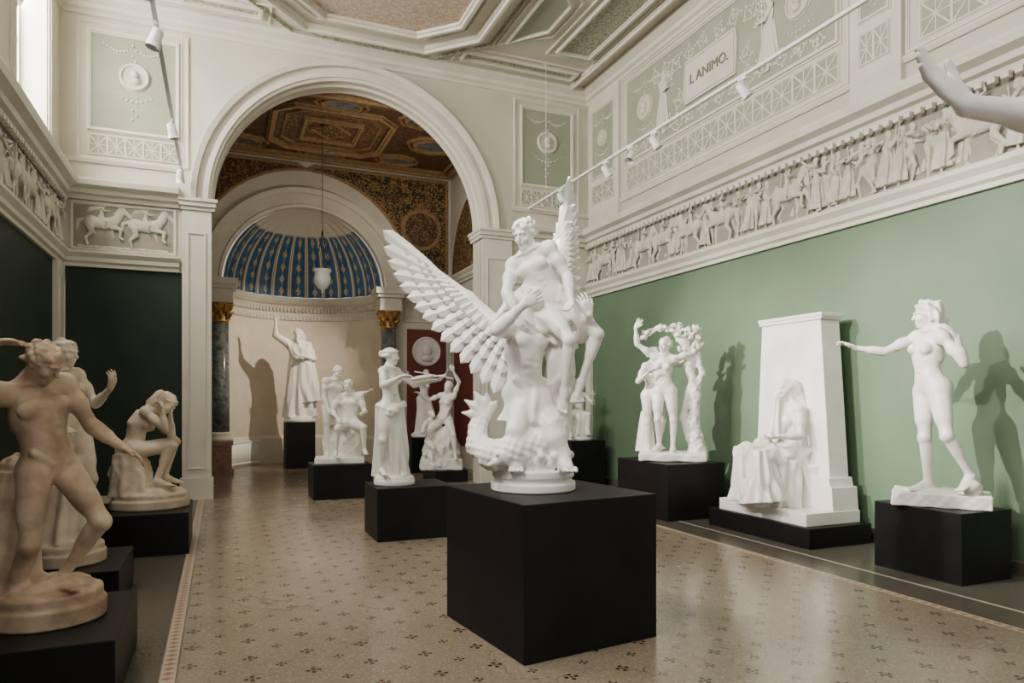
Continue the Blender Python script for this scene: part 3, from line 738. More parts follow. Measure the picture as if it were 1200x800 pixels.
    for sg,l,nm in((1,lR,'R'),(-1,lL,'L')):
        if l is None: continue
        hip,kn,an=leg(P,sg,l); d1,d2=nz(l[0]),nz(l[1])
        fd=nz(l[2]) if len(l)>2 else F
        fr=nz(fd-d2*(fd@d2)) if abs(fd@d2)<.97 else F
        S.ell(hip+d1*.03*s,(g(.088,.085)*s,)*3,None,.05*s)
        S.cone(hip+d1*.02*s,kn,g(.086,.082)*s,g(.050,.053)*s,.04*s)
        S.cone(hip+d1*.12*s+fr*.01*s,hip+d1*.26*s+fr*.014*s,g(.078,.078)*s,g(.064,.066)*s,.04*s)
        S.ell(kn+fr*.020*s,(.038*s,)*3,None,.02*s)
        S.cone(kn,an,.047*s,.031*s,.03*s)
        S.cone(kn+d2*.08*s-fr*.022*s,kn+d2*.18*s-fr*.018*s,g(.047,.050)*s,g(.038,.040)*s,.035*s)
        dn=d2-fd*(d2@fd); dn=nz(dn) if np.linalg.norm(dn)>.2 else A_(0,0,-1)
        if lod>=0:
            w=np.cross(fd,dn)
            S.cone(an-fd*.035*s+dn*.038*s,an+fd*.05*s+dn*.030*s,.030*s,.032*s,.03*s)
            S.cone(an+fd*.02*s+dn*.01*s,an+fd*.13*s+dn*.042*s,.034*s,.022*s,.03*s)
            S.ell(an+fd*.125*s+dn*.048*s,(.042*s,.045*s,.019*s),(w,fd,dn),.02*s)
            for k in(-1,1): S.ell(an+w*k*.026*s,(.014*s,)*3,None,.015*s)
            for i in range(5):
                o=(i-2)*.0165*s; L=(.03,.038,.044,.05,.056)[i]*s if sg>0 else (.056,.05,.044,.038,.03)[i]*s
                a=an+fd*.14*s+dn*.053*s+w*o; S.cone(a,a+fd*L,.0115*s,.010*s,.006*s)
        else: S.cone(an+dn*.03*s,an+fd*.13*s+dn*.04*s,.035*s,.025*s,.03*s)
        J['hip'+nm]=hip;J['kn'+nm]=kn;J['an'+nm]=an
    return J
def base(S,r,h,z=0,ry=None,rough=True):
    S.cyl((0,0,z+h*.3),r,h*.3,.012,.01,ry=ry); S.cyl((0,0,z+h*.72),r*.94,h*.28,.02,.02,disp=lump(.006,25) if rough else None,ry=ry and ry*.94)

def rot_for(x,y): return -math.degrees(math.atan2(x,y))
def plinth(x0,x1,y0,y1,h,rot=0,name='black_plinth'):
    cx,cy=(x0+x1)/2,(y0+y1)/2
    b=MB(); b.box(x0-cx,x1-cx,y0-cy,y1-cy,0,h,'black'); return b.obj(name,loc=(cx,cy,0),rot=rot,bevel=.006)

plinth(1.61,2.65,3.88,5.00,.965,rot=7)
plinth(1.62,2.52,7.75,8.5,.60)
plinth(1.36,2.30,11.35,12.1,.55)
plinth(1.40,2.05,16.75,17.5,1.07)
plinth(3.85,4.50,14.8,15.4,.76)
plinth(3.80,4.46,12.85,13.75,.22)
plinth(5.9,6.6,11.25,11.95,.84)
plinth(5.40,6.33,7.60,8.85,.745)
plinth(5.85,6.52,4.0,4.86,.62)
plinth(-1.50,-.50,4.1,5.15,.36)
plinth(-1.55,-.70,5.95,6.9,.32)
plinth(-1.35,-.30,7.95,9.0,.43)
plinth(1.72,2.32,.30,.90,.74)

# ---- 1 near-left nude youth with arm over head
S=SDF(); base(S,.29,.17)
z0=.17
J=body(S,foot=('L',(.06,-.06,z0)),F=(.6,-.8,0),U=(-.16,0,1),F2=(.45,-.9,0),U2=(-.20,-.16,1),
 aR=((-.60,.15,.50),(.80,-.35,.42),(.9,-.2,.1)),nR=(0,0,-1),aL=((.42,-.15,-.80),(.58,-.35,-.5),(.7,-.4,-.4)),nL=(-.3,-.2,-.9),
 lL=((.46,-.46,-.80),(-.50,.34,-.84),(.4,-.85,0)),lR=((-.06,-.15,-1),(-.26,.36,-.88),(-.1,-1,-.1)),hf=(.72,-.5,-.58),nk=(.40,-.42,.75),fem=False,s=.95,hair='curly',curl=.3)
S.chain([(-.20,.12,z0),(-.20,.13,z0+.3),(-.16,.12,z0+.66)],[.15,.11,.09],.05,lump(.018,30))
S.skirt((-.16,.10,z0+.66),(-.24,.08,z0+.02),(.11,.10),(.20,.16),n=7,amp=.13,k=.03)
S.ell((.0,0,z0+.02),(.22,.2,.05),None,.04,disp=lump(.01,30))
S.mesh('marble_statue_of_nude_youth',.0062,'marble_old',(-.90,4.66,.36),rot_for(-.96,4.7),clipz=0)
# ---- 2 standing woman behind
S=SDF(); base(S,.27,.16); z0=.16
J=body(S,foot=('R',(-.06,0,z0)),F=(.6,-.8,0),U=(-.06,0,1),F2=(.7,-.7,0),U2=(-.12,-.02,1),aL=((.42,-.25,-.85),(.35,-.6,.45),(.2,-.2,1)),aR=((-.2,-.1,-1),(.5,-.6,-.4),(.6,-.5,-.2)),
 lR=((.02,-.03,-1),(-.02,.03,-1),(.4,-.9,0)),lL=((.2,-.3,-.9),(-.1,.35,-.9),(.5,-.8,0)),hf=(.8,-.5,-.15),nk=(.05,-.1,1),s=.95)
S.skirt(J['P']+A_(0,0,-.22),(-.03,.02,z0),(.15,.13),(.20,.18),n=8,amp=.12,k=.03)
S.chain([(-.12,.1,z0),(-.14,.1,z0+.5),(-.1,.08,z0+.8)],[.1,.07,.06],.05,lump(.012,30))
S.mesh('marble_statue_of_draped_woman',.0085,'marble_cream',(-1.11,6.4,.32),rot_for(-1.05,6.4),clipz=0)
# ---- 3 crouching woman
S=SDF(); base(S,.36,.15,ry=.3); z0=.15
J=body(S,P=(-.17,.02,z0+.44),F=(1,-.25,.1),U=(.28,0,.95),F2=(1,-.35,-.3),U2=(.62,-.05,.75),aL=((.55,-.1,-.7),(-.05,.05,1),(-.3,.1,.9)),aR=((.6,-.2,-.65),(-.1,-.1,1),(-.4,.1,.8)),
 lR=((.9,-.12,.12),(-.38,-.05,-.92),(1,-.2,0)),lL=((.93,.1,.22),(-.25,.05,-.97),(1,0,-.1)),hf=(.55,-.35,-.65),nk=(.75,-.1,.45),hu=(.6,0,.6),s=.92,hair='bun')
H=J['H']
S.chain([H+A_(-.06,-.03,.08),H+A_(-.13,-.05,.0),H+A_(-.17,-.05,-.1)],[.06,.05,.025],.03,strands(.008,110,(1,0,1)))
S.ell((-.17,.03,z0+.18),(.19,.2,.24),None,.05,disp=lump(.02,22)); S.ell((.05,0,z0),(.24,.2,.07),None,.05,disp=lump(.01,30))
S.skirt((-.2,.02,z0+.40),(-.16,.02,z0),(.13,.15),(.2,.22),n=7,amp=.1)
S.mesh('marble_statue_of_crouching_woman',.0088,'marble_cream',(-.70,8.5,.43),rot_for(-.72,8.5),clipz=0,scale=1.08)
# ---- 4 apse robed figure
S=SDF(); base(S,.36,.12); z0=.12
J=body(S,foot=('L',(.07,0,z0)),F=(-.1,-1,0),aR=((-.55,-.25,.35),(.0,-.25,1),(.0,-.1,1)),aL=((.35,-.1,-.9),(-.6,-.7,.1),(-.8,-.4,.2)),hf=(-.25,-1,-.1),s=1.24,hair='long',fem=False,lod=1,beard=True)
S.skirt(J['N']+A_(0,.02,-.05),(.0,.02,z0),(.17,.13),(.36,.28),n=8,amp=.14,k=.05,ph=1)
S.skirt(J['C']+A_(.12,-.05,.12),(.2,-.06,z0+.35),(.15,.12),(.26,.19),n=6,amp=.18,k=.04,ph=2)
S.chain([J['shR'],J['C']+A_(0,-.14,-.12),J['P']+A_(.22,-.1,.05)],[.09,.07,.07],.05,strands(.02,60,(1,0,-1)))
S.cone(J['shR'],J['elR'],.10,.075,.05)
S.mesh('marble_statue_of_robed_figure',.015,'marble',(1.74,17.1,1.07),rot_for(1.74,17.1),clipz=0)
# ---- 5 duo
S=SDF(); S.box((0,0,.05),(.38,.27,.05)); z0=.09
body(S,foot=('R',(-.2,.05,z0)),F=(.4,-.9,0),U=(.12,0,1),U2=(.2,-.1,1),aR=((-.1,-.1,-1),(.3,-.4,-.8)),aL=((.6,-.3,-.6),(.5,-.4,.1)),lL=((.15,-.2,-1),(0,.1,-1),(.2,-1,0)),hf=(.5,-.7,-.4),fem=False,s=.88,hair='cap')
body(S,P=(.16,.02,z0+.56),F=(-.3,-.95,0),U=(.0,.05,1),U2=(-.05,-.1,1),aR=((-.4,-.4,-.7),(.3,-.6,-.4)),aL=((.3,-.2,-.9),(-.3,-.8,-.1)),lR=((-.3,-.9,-.15),(-.05,.15,-1),(-.1,-1,0)),lL=((.3,-.9,-.1),(.05,.2,-1),(.1,-1,0)),hf=(-.4,-.8,-.3),fem=False,s=.92,hair='cap')
S.ell((.17,.1,z0+.2),(.2,.17,.32),None,.04,disp=lump(.02,22)); S.ell((-.12,.16,z0+.2),(.15,.12,.3),None,.04,disp=lump(.02,22))
S.mesh('marble_statue_of_two_youths',.0115,'marble',(1.83,11.75,.55),rot_for(1.83,11.75),clipz=0,scale=1.04)
# ---- 6 woman with violin
S=SDF(); base(S,.24,.10); z0=.10
J=body(S,foot=('L',(.03,0,z0)),F=(.65,-.75,0),F2=(.8,-.6,0),U=(-.06,0,1),U2=(.0,0,1),aL=((.65,.1,-.50),(.9,-.25,.25),(1,-.2,.1)),aR=((.1,-.7,-.6),(.85,-.35,.45),(1,-.1,.2)),lL=((.02,0,-1),(0,0,-1),(.5,-.8,0)),lR=((-.1,-.25,-1),(-.05,.3,-1),(.3,-.9,0)),hf=(.9,-.35,-.1),s=.9)
S.skirt(J['P']+A_(0,0,-.06),(.0,.0,z0),(.14,.115),(.16,.14),n=7,amp=.16,k=.03,ph=2)
S.chain([J['P']+A_(-.14,-.06,-.01),J['P']+A_(0,-.13,-.08),J['P']+A_(.14,-.06,.0)],[.04,.05,.04],.03,strands(.01,90,(1,0,0)))
S.skirt(J['P']+A_(-.13,.05,0),(-.17,.06,z0),(.05,.05),(.09,.08),n=5,amp=.2,k=.03)
w=J['wrL']
S.ell(w+A_(-.12,-.06,.03),(.14,.06,.03),(nz((1,-.2,.15)),nz((.2,1,0)),nz((-.15,0,1))),.02); S.cone(w+A_(-.2,-.1,.1),w+A_(.25,-.1,.02),.008,.008,.004); S.cone(w+A_(0,-.05,.04),w+A_(.16,-.07,.06),.014,.012,.01)
S.mesh('marble_statue_of_woman_with_violin',.0085,'marble',(1.90,8.12,.60),rot_for(1.98,8.12),clipz=0)
# ---- 7 far figure
S=SDF(); base(S,.26,.1); z0=.1
J=body(S,foot=('R',(-.05,0,z0)),F=(.3,-.9,0),U=(.1,0,1),U2=(.1,-.1,1),aR=((-.6,-.3,-.2),(-.2,-.4,.8)),aL=((.6,-.3,.1),(.5,-.3,.6)),lR=((.05,-.1,-1),(-.05,.1,-1),(0,-1,0)),lL=((.35,-.4,-.8),(-.1,.4,-.9),(0,-1,0)),hf=(.3,-.8,-.2),s=.85,lod=0)
S.skirt(J['P'],(.05,0,z0),(.14,.12),(.22,.18),n=7,amp=.1)
S.mesh('marble_statue_of_dancing_woman',.016,'marble',(4.17,15.1,.76),rot_for(4.17,15.1),clipz=0)
# ---- 8 group on rock
S=SDF(); S.ell((-.05,0,.3),(.34,.3,.5),None,.05,disp=lump(.05,11)); S.ell((-.2,-.1,.1),(.25,.25,.3),None,.05,disp=lump(.04,13))
S.box((-.05,0,.1),(.38,.32,.1),disp=lump(.02,17))
J=body(S,P=(.0,0,.95),F=(-.4,-.9,0),U=(.1,0,1),U2=(.15,-.05,1),aR=((-.7,-.4,-.3),(-.5,-.5,.4)),aL=((.3,-.1,.8),(-.4,-.2,.7)),lR=((-.5,-.7,-.5),(-.1,.1,-1),(-.3,-1,0)),lL=((.2,-.7,-.6),(.1,0,-1),(0,-1,0)),hf=(-.4,-.8,.0),s=.95,lod=0)
body(S,P=(-.25,-.1,.55),F=(.6,-.7,0),U=(-.1,0,1),U2=(.1,-.1,1),aR=((-.3,-.4,-.7),(.4,-.6,.2)),aL=((.7,-.3,.3),(.4,0,.9)),lR=((.3,-.9,-.3),(0,.3,-1),(0,-1,0)),lL=((.5,-.7,-.3),(-.2,.2,-1),(0,-1,0)),hf=(.5,-.6,.5),s=.75,lod=0)
S.mesh('marble_group_on_rock',.014,'marble',(4.12,13.3,.22),rot_for(4.12,13.3),clipz=0,scale=1.06)
# ---- 10
S=SDF(); base(S,.26,.08); z0=.08
J=body(S,P=(-.02,.05,z0+.42),F=(.3,-.9,0),U=(.05,0,1),U2=(.05,-.15,1),aR=((-.3,-.4,-.7),(.5,-.6,.2)),aL=((.5,-.3,-.6),(.0,-.6,.6)),lR=((-.2,-.9,-.1),(0,.1,-1),(0,-1,0)),lL=((.35,-.9,.05),(0,.1,-1),(0,-1,0)),hf=(.1,-.8,-.4),s=.8,lod=0)
S.ell((0,.1,z0+.15),(.2,.2,.26),None,.04,disp=lump(.02,22)); S.skirt((0,0,z0+.42),(0,-.02,z0),(.2,.2),(.24,.24),n=8,amp=.08)
S.mesh('marble_statue_of_seated_girl',.0145,'marble',(6.24,11.58,.84),rot_for(6.24,11.58),clipz=0)
# ---- 11 trio with tree
S=SDF(); S.box((.02,0,.06),(.46,.30,.06),rd=.03,disp=lump(.012,15)); z0=.11
J=body(S,foot=('R',(-.34,.05,z0)),F=(.6,-.8,0),U=(.05,0,1),U2=(.05,0,1),aR=((-.35,-.3,-.8),(.6,-.5,.5),(.8,-.2,.5)),aL=((.8,.1,.1),(.8,0,.4)),lR=((.02,-.05,-1),(-.02,.02,-1),(.3,-1,0)),lL=((.25,-.3,-.9),(-.15,.3,-.95),(.4,-.9,0)),hf=(.8,-.5,.1),s=.89,lod=1)
S.skirt(J['P']+A_(-.07,.08,-.25),(-.36,.14,z0),(.08,.08),(.13,.11),n=6,amp=.14)
J=body(S,foot=('L',(.02,-.06,z0)),F=(-.25,-.95,0),U=(-.08,0,1),U2=(.12,0,1),F2=(-.1,-1,0),aR=((-.75,-.1,.55),(-.1,-.1,1),(.5,0,.8)),aL=((.8,.1,.3),(.25,0,1),(-.3,0,1)),lL=((.1,-.05,-1),(-.02,.03,-1),(-.1,-1,0)),lR=((-.02,-.3,-.95),(.05,.35,-.9),(-.4,-.9,0)),hf=(-.6,-.8,-.1),s=.97,lod=1)
S.chain([(.36,.08,z0),(.30,.08,z0+.4),(.33,.06,z0+.8),(.25,.05,z0+1.2),(.17,.04,z0+1.6)],[.13,.085,.075,.06,.05],.05,lump(.015,32))
S.chain([(.32,.06,z0+.85),(.42,.05,z0+1.1),(.36,.04,z0+1.35),(.42,.03,z0+1.52)],[.05,.045,.035,.03],.03,lump(.01,32))
S.chain([(.25,.08,z0+.2),(.16,.05,z0+.5),(.24,.06,z0+.9)],[.06,.05,.04],.03)
S.chain([(.17,.04,z0+1.5),(.0,.03,z0+1.72),(-.2,.02,z0+1.74),(-.38,.02,z0+1.62)],[.035,.022,.02,.015],.03)
S.chain([(.3,.04,z0+1.3),(.36,.03,z0+1.6),(.30,.02,z0+1.78)],[.035,.025,.02],.03)
rr=random.Random(5)
for i in range(64):
    t=rr.random(); c=A_(-.40+.66*t,.02+rr.uniform(-.08,.05),z0+1.64+.12*math.sin(math.pi*t)+rr.uniform(-.04,.05)) if i<30 else A_(.16+rr.uniform(-.12,.24),rr.uniform(-.08,.08),z0+1.62+rr.uniform(-.18,.18))
    v=nz((rr.uniform(-1,1),rr.uniform(-.6,.6),rr.uniform(-.6,1))); u=nz(np.cross(v,(.2,1,.1))); S.ell(c,(.02,.05,.028),(np.cross(v,u),v,u),.012)
S.mesh('marble_group_of_nymphs_with_tree',.009,'marble',(5.85,8.15,.745),rot_for(5.85,8.15),clipz=0)
# ---- 12 seated mourner with stele
root=empty('marble_mourner_monument',(0,0,0))
b=MB(); b.box(5.78,6.70,5.60,7.25,0,.22,'black'); b.obj('platform',root,bevel=.006)
b=MB()
sx0,sx1=6.33,6.62
def tslab(x0,x1,ya0,ya1,yb0,yb1,z0,z1):
    b.add([(x0,ya0,z0),(x1,ya0,z0),(x1,ya1,z0),(x0,ya1,z0),(x0,yb0,z1),(x1,yb0,z1),(x1,yb1,z1),(x0,yb1,z1)],[(0,1,2,3),(4,5,6,7),(0,1,5,4),(1,2,6,5),(2,3,7,6),(3,0,4,7)],'marble')
tslab(5.84,6.64,5.70,7.12,5.70,7.12,.22,.36)
tslab(6.25,6.64,5.72,7.08,5.74,7.06,.36,.62); tslab(6.27,6.63,5.78,7.02,5.80,7.0,.62,.72)
tslab(sx0,sx1,5.84,7.0,5.97,6.90,.72,2.52); tslab(sx0-.02,sx1+.01,5.95,6.92,5.93,6.94,2.52,2.56); tslab(sx0-.03,sx1+.01,5.93,6.94,5.93,6.94,2.56,2.60)
b.obj('stele',root,bevel=.006)
S=SDF()
J=body(S,P=(.12,.05,.54),F=(-.75,-.66,0),U=(-.02,0,1),F2=(-.7,-.7,0),U2=(-.08,-.06,1),aR=((-.16,-.35,-.85),(-.30,-.75,-.10),(-.3,-.8,-.2)),aL=((.05,-.30,-.90),(-.75,-.55,-.02),(-.8,-.4,-.1)),
 lR=((-.85,-.45,.0),(.08,-.02,-1),(-.8,-.5,0)),lL=((-.72,-.66,-.06),(-.06,-.1,-1),(-.8,-.5,0)),hf=(-.66,-.66,-.36),nk=(-.20,-.14,.95),s=.94,hair='cap')
H=J['H']
S.box((.12,.12,.2),(.26,.22,.22),rd=.03)
S.skirt(J['knR']+A_(-.02,0,.07),J['anR']+A_(.02,0,-.06),(.09,.11),(.19,.19),n=7,amp=.20,k=.04,ph=1)
S.skirt(J['knL']+A_(-.02,0,.06),J['anL']+A_(.05,0,-.04),(.09,.11),(.18,.18),n=7,amp=.20,k=.04,ph=2.5)
for h_,k_ in((J['hipR'],J['knR']),(J['hipL'],J['knL'])): S.cone(h_,k_,.115,.090,.05,disp=strands(.026,45,(0,.3,1)))
S.skirt((-.0,-.05,.48),(-.05,-.03,.0),(.24,.20),(.30,.25),n=10,amp=.13,k=.03,ph=.4)
S.ell(H+A_(.03,.025,.03),(.102,.100,.115),None,.02,disp=strands(.014,60,(0,0,1)))
S.skirt(H+A_(.07,.06,.06),(.24,.14,.60),(.085,.085),(.16,.17),n=7,amp=.22,k=.03,ph=1.2)
S.skirt((.20,.12,.85),(.34,.10,.02),(.12,.14),(.16,.20),n=7,amp=.20,k=.03,ph=2)
S.skirt(H+A_(-.06,-.04,-.02),J['P']+A_(-.13,-.12,.12),(.035,.035),(.07,.06),n=5,amp=.25,k=.03,ph=1.2)
S.ell(J['C']+A_(.02,.02,.02),(.15,.125,.20),None,.05,disp=strands(.018,50,(0,0,1)))
S.mesh('seated_veiled_woman',.0080,'marble',(6.10,6.40,.35),rot_for(6.05,6.42)-4,clipz=0,parent=root,scale=1.20)
# ---- 13 right standing woman
S=SDF(); S.box((.02,0,.065),(.39,.25,.065),rd=.012,disp=lump(.006,30)); z0=.125
J=body(S,foot=('R',(-.08,-.06,z0+.01)),F=(-.80,-.60,0),U=(-.14,0,1),F2=(-.70,-.70,0),U2=(.14,.04,1),
 aR=((-.82,-.28,-.42),(-.93,-.22,.16),(-.82,-.1,.45)),nR=(-.3,-.2,-1),aL=((.50,-.20,-.80),(-.20,-.35,.9),(-.55,-.1,.7)),nL=(-.5,.2,-.3),
 lR=((.00,-.14,-1),(.06,.12,-1),(-.75,-.65,0)),lL=((.14,-.26,-.95),(.42,.34,-.84),(-.5,-.7,-.35)),hf=(-.97,-.18,-.10),nk=(-.12,-.05,1),s=1.04,hair='cap',curl=.25)
H=J['H']
hst=strands(.018,85,(.2,0,1))
S.chain([H+A_(-.02,.0,.10),H+A_(.07,.02,.07),H+A_(.11,.04,-.03),H+A_(.12,.04,-.16),H+A_(.10,.04,-.32)],[.045,.06,.065,.055,.02],.02,hst)
S.chain([H+A_(.02,-.05,.07),H+A_(.07,-.07,-.03),H+A_(.10,-.08,-.14),H+A_(.10,-.09,-.26)],[.035,.045,.04,.016],.02,hst)
S.ell((.05,.0,z0),(.3,.2,.035),None,.03,disp=lump(.01,26)); S.ell(J['anL']+A_(0,0,-.1),(.09,.10,.07),None,.03,disp=lump(.01,26))
S.mesh('marble_statue_of_nude_woman',.0065,'marble',(6.17,4.44,.62),rot_for(6.19,4.43),clipz=0)
# ---- 14 statue beside the camera, reaching arm
S=SDF(); base(S,.27,.1); z0=.1
J=body(S,foot=('L',(.05,0,z0)),F=(-.9,-.4,0),F2=(-.85,-.5,0),U=(0,0,1),aR=((-1,.0,.02),(-1,.05,.16),(-.78,-.05,.62)),nR=(.35,-.80,.45),aL=((.2,.1,-1),(.0,-.1,-1)),lL=((0,0,-1),(0,0,-1),(-.9,-.4,0)),lR=((-.15,0,-1),(.1,.1,-1),(-.9,-.4,0)),hf=(-1,-.1,.1),s=1.0,curl=.12)
S.mesh('marble_statue_of_reaching_woman',.0052,'marble',(1.99,.60,.74),-22.76,clipz=0)
# ---- 9 centre winged group
root=empty('winged_marble_group',(2.05,4.50,.965),rot_for(2.08,4.50))
S=SDF()
S.cyl((0,0,.03),.30,.03,.01); S.cyl((0,0,.075),.275,.03,.02,.01); S.cyl((0,0,.12),.29,.03,.012,.01)
z0=.15
sc=lambda X,Y,Z: .0050*np.sin(80*X+42*Z)*np.sin(80*Z-42*X+20*Y)
# sphinx-like beast body: rump, chest, haunches and paws
S.ell((.0,.04,.44),(.19,.20,.28),None,.05,disp=lump(.012,24)); S.ell((-.04,.02,.22),(.25,.22,.13),None,.05,disp=lump(.03,20))
S.ell((-.02,-.02,.60),(.155,.135,.15),None,.06)
S.ell((.13,-.05,.42),(.125,.17,.17),None,.03,disp=lump(.008,40))
S.chain([(.15,-.16,.36),(.20,-.17,.26),(.22,-.22,.185),(.24,-.27,.175)],[.085,.055,.045,.038],.03)
S.chain([(-.08,-.10,.55),(-.12,-.20,.42),(-.10,-.22,.28),(-.11,-.26,.185)],[.085,.060,.045,.042],.03)
for x0_ in(.25,-.11):
    for k in range(4): S.cone((x0_-.035+.023*k,-.27,.172),(x0_-.042+.027*k,-.305,.160),.016,.013,.006)
# belly drapery between torso and beast
S.skirt((-.02,.0,.74),(-.03,.0,.48),(.13,.11),(.20,.18),n=9,amp=.14,k=.04,ph=1.)
# fish body curling to the left with open fin tail
S.chain([(.02,-.12,.32),(-.14,-.20,.28),(-.28,-.15,.25),(-.39,-.03,.31),(-.40,.06,.44),(-.33,.06,.54)],[.105,.105,.10,.082,.062,.035],.03,sc)
for k,(dx,dz) in enumerate(((-.17,.03),(-.15,.12),(-.08,.18),(.01,.17),(.08,.11))):
    S.chain([(-.34,.06,.51),(-.34+dx*.6,.05,.51+dz*.7),(-.34+dx,.05-.01*k,.51+dz)],[.03,.030,.008],.012)
S.ell((-.20,-.27,.25),(.060,.045,.055),None,.02); S.ell((-.235,-.305,.268),(.016,.014,.014),None,.004); S.chain([(-.24,-.28,.22),(-.29,-.31,.20)],[.03,.015],.01)
for k in range(11):
    a=k*.59; S.ell((.24*math.cos(a)-.02,.21*math.sin(a),.19+.03*math.sin(3*a)),(.055,.055,.045+.02*(k%2)),None,.02,disp=lump(.018,34,k))
for k in range(8):
    a=-2.8+k*.36; S.chain([(.2*math.cos(a),.2*math.sin(a),.18),(.27*math.cos(a),.25*math.sin(a),.25),(.23*math.cos(a),.21*math.sin(a),.31)],[.04,.024,.010],.02)
J=body(S,P=(-.06,-.01,.70),F=(.55,-.8,0),U=(.0,0,1),F2=(.62,-.75,.2),U2=(.02,.05,1),aR=((-.10,-.72,-.10),(.70,-.20,.62),(.8,.1,.5)),nR=(.1,.9,.1),aL=((.70,-.25,-.10),(.15,-.75,.55),(-.3,-.2,.8)),nL=(-.3,.9,0),
 lR=None,lL=None,hf=(.42,-.40,.66),hu=(-.5,.3,.6),nk=(.10,-.05,1),fem=False,s=.98,hair='curly',beard=False)
H=J['H']; hs_=strands(.020,80,(1,0,.6))
S.chain([H+A_(-.02,.05,.03),H+A_(-.11,.08,-.02),H+A_(-.18,.10,-.10),H+A_(-.24,.10,-.22)],[.085,.07,.055,.02],.02,hs_)
S.chain([H+A_(-.02,.08,0),H+A_(-.06,.13,-.14),H+A_(-.13,.14,-.28)],[.08,.07,.03],.02,hs_)
K=body(S,P=(.15,.02,1.33),F=(-.20,-1,0),U=(-.50,-.08,.88),F2=(-.45,-.9,0),U2=(-.40,-.14,.90),aR=((-.18,-.42,-.85),(.36,-.30,-.72),(.3,0,-.9)),aL=((.52,-.10,-.85),(.10,-.45,-.88),(-.3,-.4,-.7)),
 lL=((.60,-.30,-.68),(-.32,.06,-.95),(-.25,-.5,-.85)),lR=((.42,-.62,-.66),(-.10,.18,-.98),(-.1,-.5,-.85)),hf=(-.50,-.76,-.40),nk=(-.10,-.14,1),fem=False,s=.83,hair='curly',hs=1.1)
S.ell((.12,.04,1.20),(.15,.12,.12),None,.04,disp=strands(.018,60,(1,0,0)))
S.chain([(.12,.06,1.2),(.20,.1,1.05),(.20,.1,.8),(.17,.1,.5)],[.10,.10,.10,.11],.04,strands(.028,55,(0,0,1)))
WA=A_(-.16,.14,1.06); WB=A_(-.48,.20,1.38); WC=A_(-.74,.20,1.60)
S.chain([WA,WB,WC],[.085,.05,.024],.04)
WA2=A_(.13,.14,1.10); WB2=A_(.16,.20,1.52); WC2=A_(.20,.24,1.80)
S.chain([WA2,WB2,WC2],[.08,.06,.035],.04)
S.mesh('figures',.0062,'marble',(0,0,0),0,root,clipz=0)
def feather(b,o,d,n,L,w,th=.011,bend=.0):
    d=nz(d);n=nz(A_(n)-d*(A_(n)@d));u=np.cross(d,n);K=10;vs=[]
    for i in range(K):
        t=i/(K-1); ww=w*(.60+.40*math.sin(min(t*2.2,1.57)))*(1 if t<.78 else math.sqrt(max(0,1-((t-.78)/.22)**2))+.04)
        c=A_(o)+d*L*t+n*bend*t*t
        vs+=[c-u*ww,c-u*ww*.5+n*th*.8,c+n*th*1.6,c+u*ww*.5+n*th*.8,c+u*ww,c-n*th*.6]
    fs=[(6*i+k,6*i+(k+1)%6,6*i+6+(k+1)%6,6*i+6+k) for i in range(K-1) for k in range(6)]+[tuple(range(5,-1,-1)),tuple(range(6*K-6,6*K))]
    b.add(vs,fs,'marble',False)
def wing(b,A,B,C,ex,ez,n,a0,a1,scl=1.):
    ex=A_(ex);ez=A_(ez);n=A_(n)
    def at(t):
        return C+(B-C)*(t*2) if t<.5 else B+(A-B)*((t-.5)*2)
    for row,(N_,L0,L1,w,off,tl) in enumerate(((15,.48,.40,.048,0,.0),(15,.29,.25,.043,.014,.03),(15,.17,.16,.034,.026,.04),(16,.10,.10,.026,.036,.05))):
        for sd in(1,-1):
            for i in range(N_):
                t=i/(N_-1); ang=math.radians(a0+(a1-a0)*(t**.85)); d=ex*math.cos(ang)+ez*math.sin(ang)
                L=(L0*(1-t)+L1*t)*scl*(1.0 if row else (1-.16*math.sin(math.pi*t)))
                o=at(tl+t*(1-tl))+n*sd*(off+.003*(i%2)+.0016*i)
                if row==0 and sd<0: continue
                feather(b,o,d,n*sd,L,w*scl,bend=.03)
b=MB()
wing(b,WA,WB,WC,(-1,.08,0),(0,0,1),(0,-1,0),38,-72)
wing(b,WA2,WB2,WC2,(.55,.75,0),(.14,0,1),(-.82,.56,.0),84,14,1.08)
b.obj('wing_feathers',root)
print('statues',time.time()-T0)

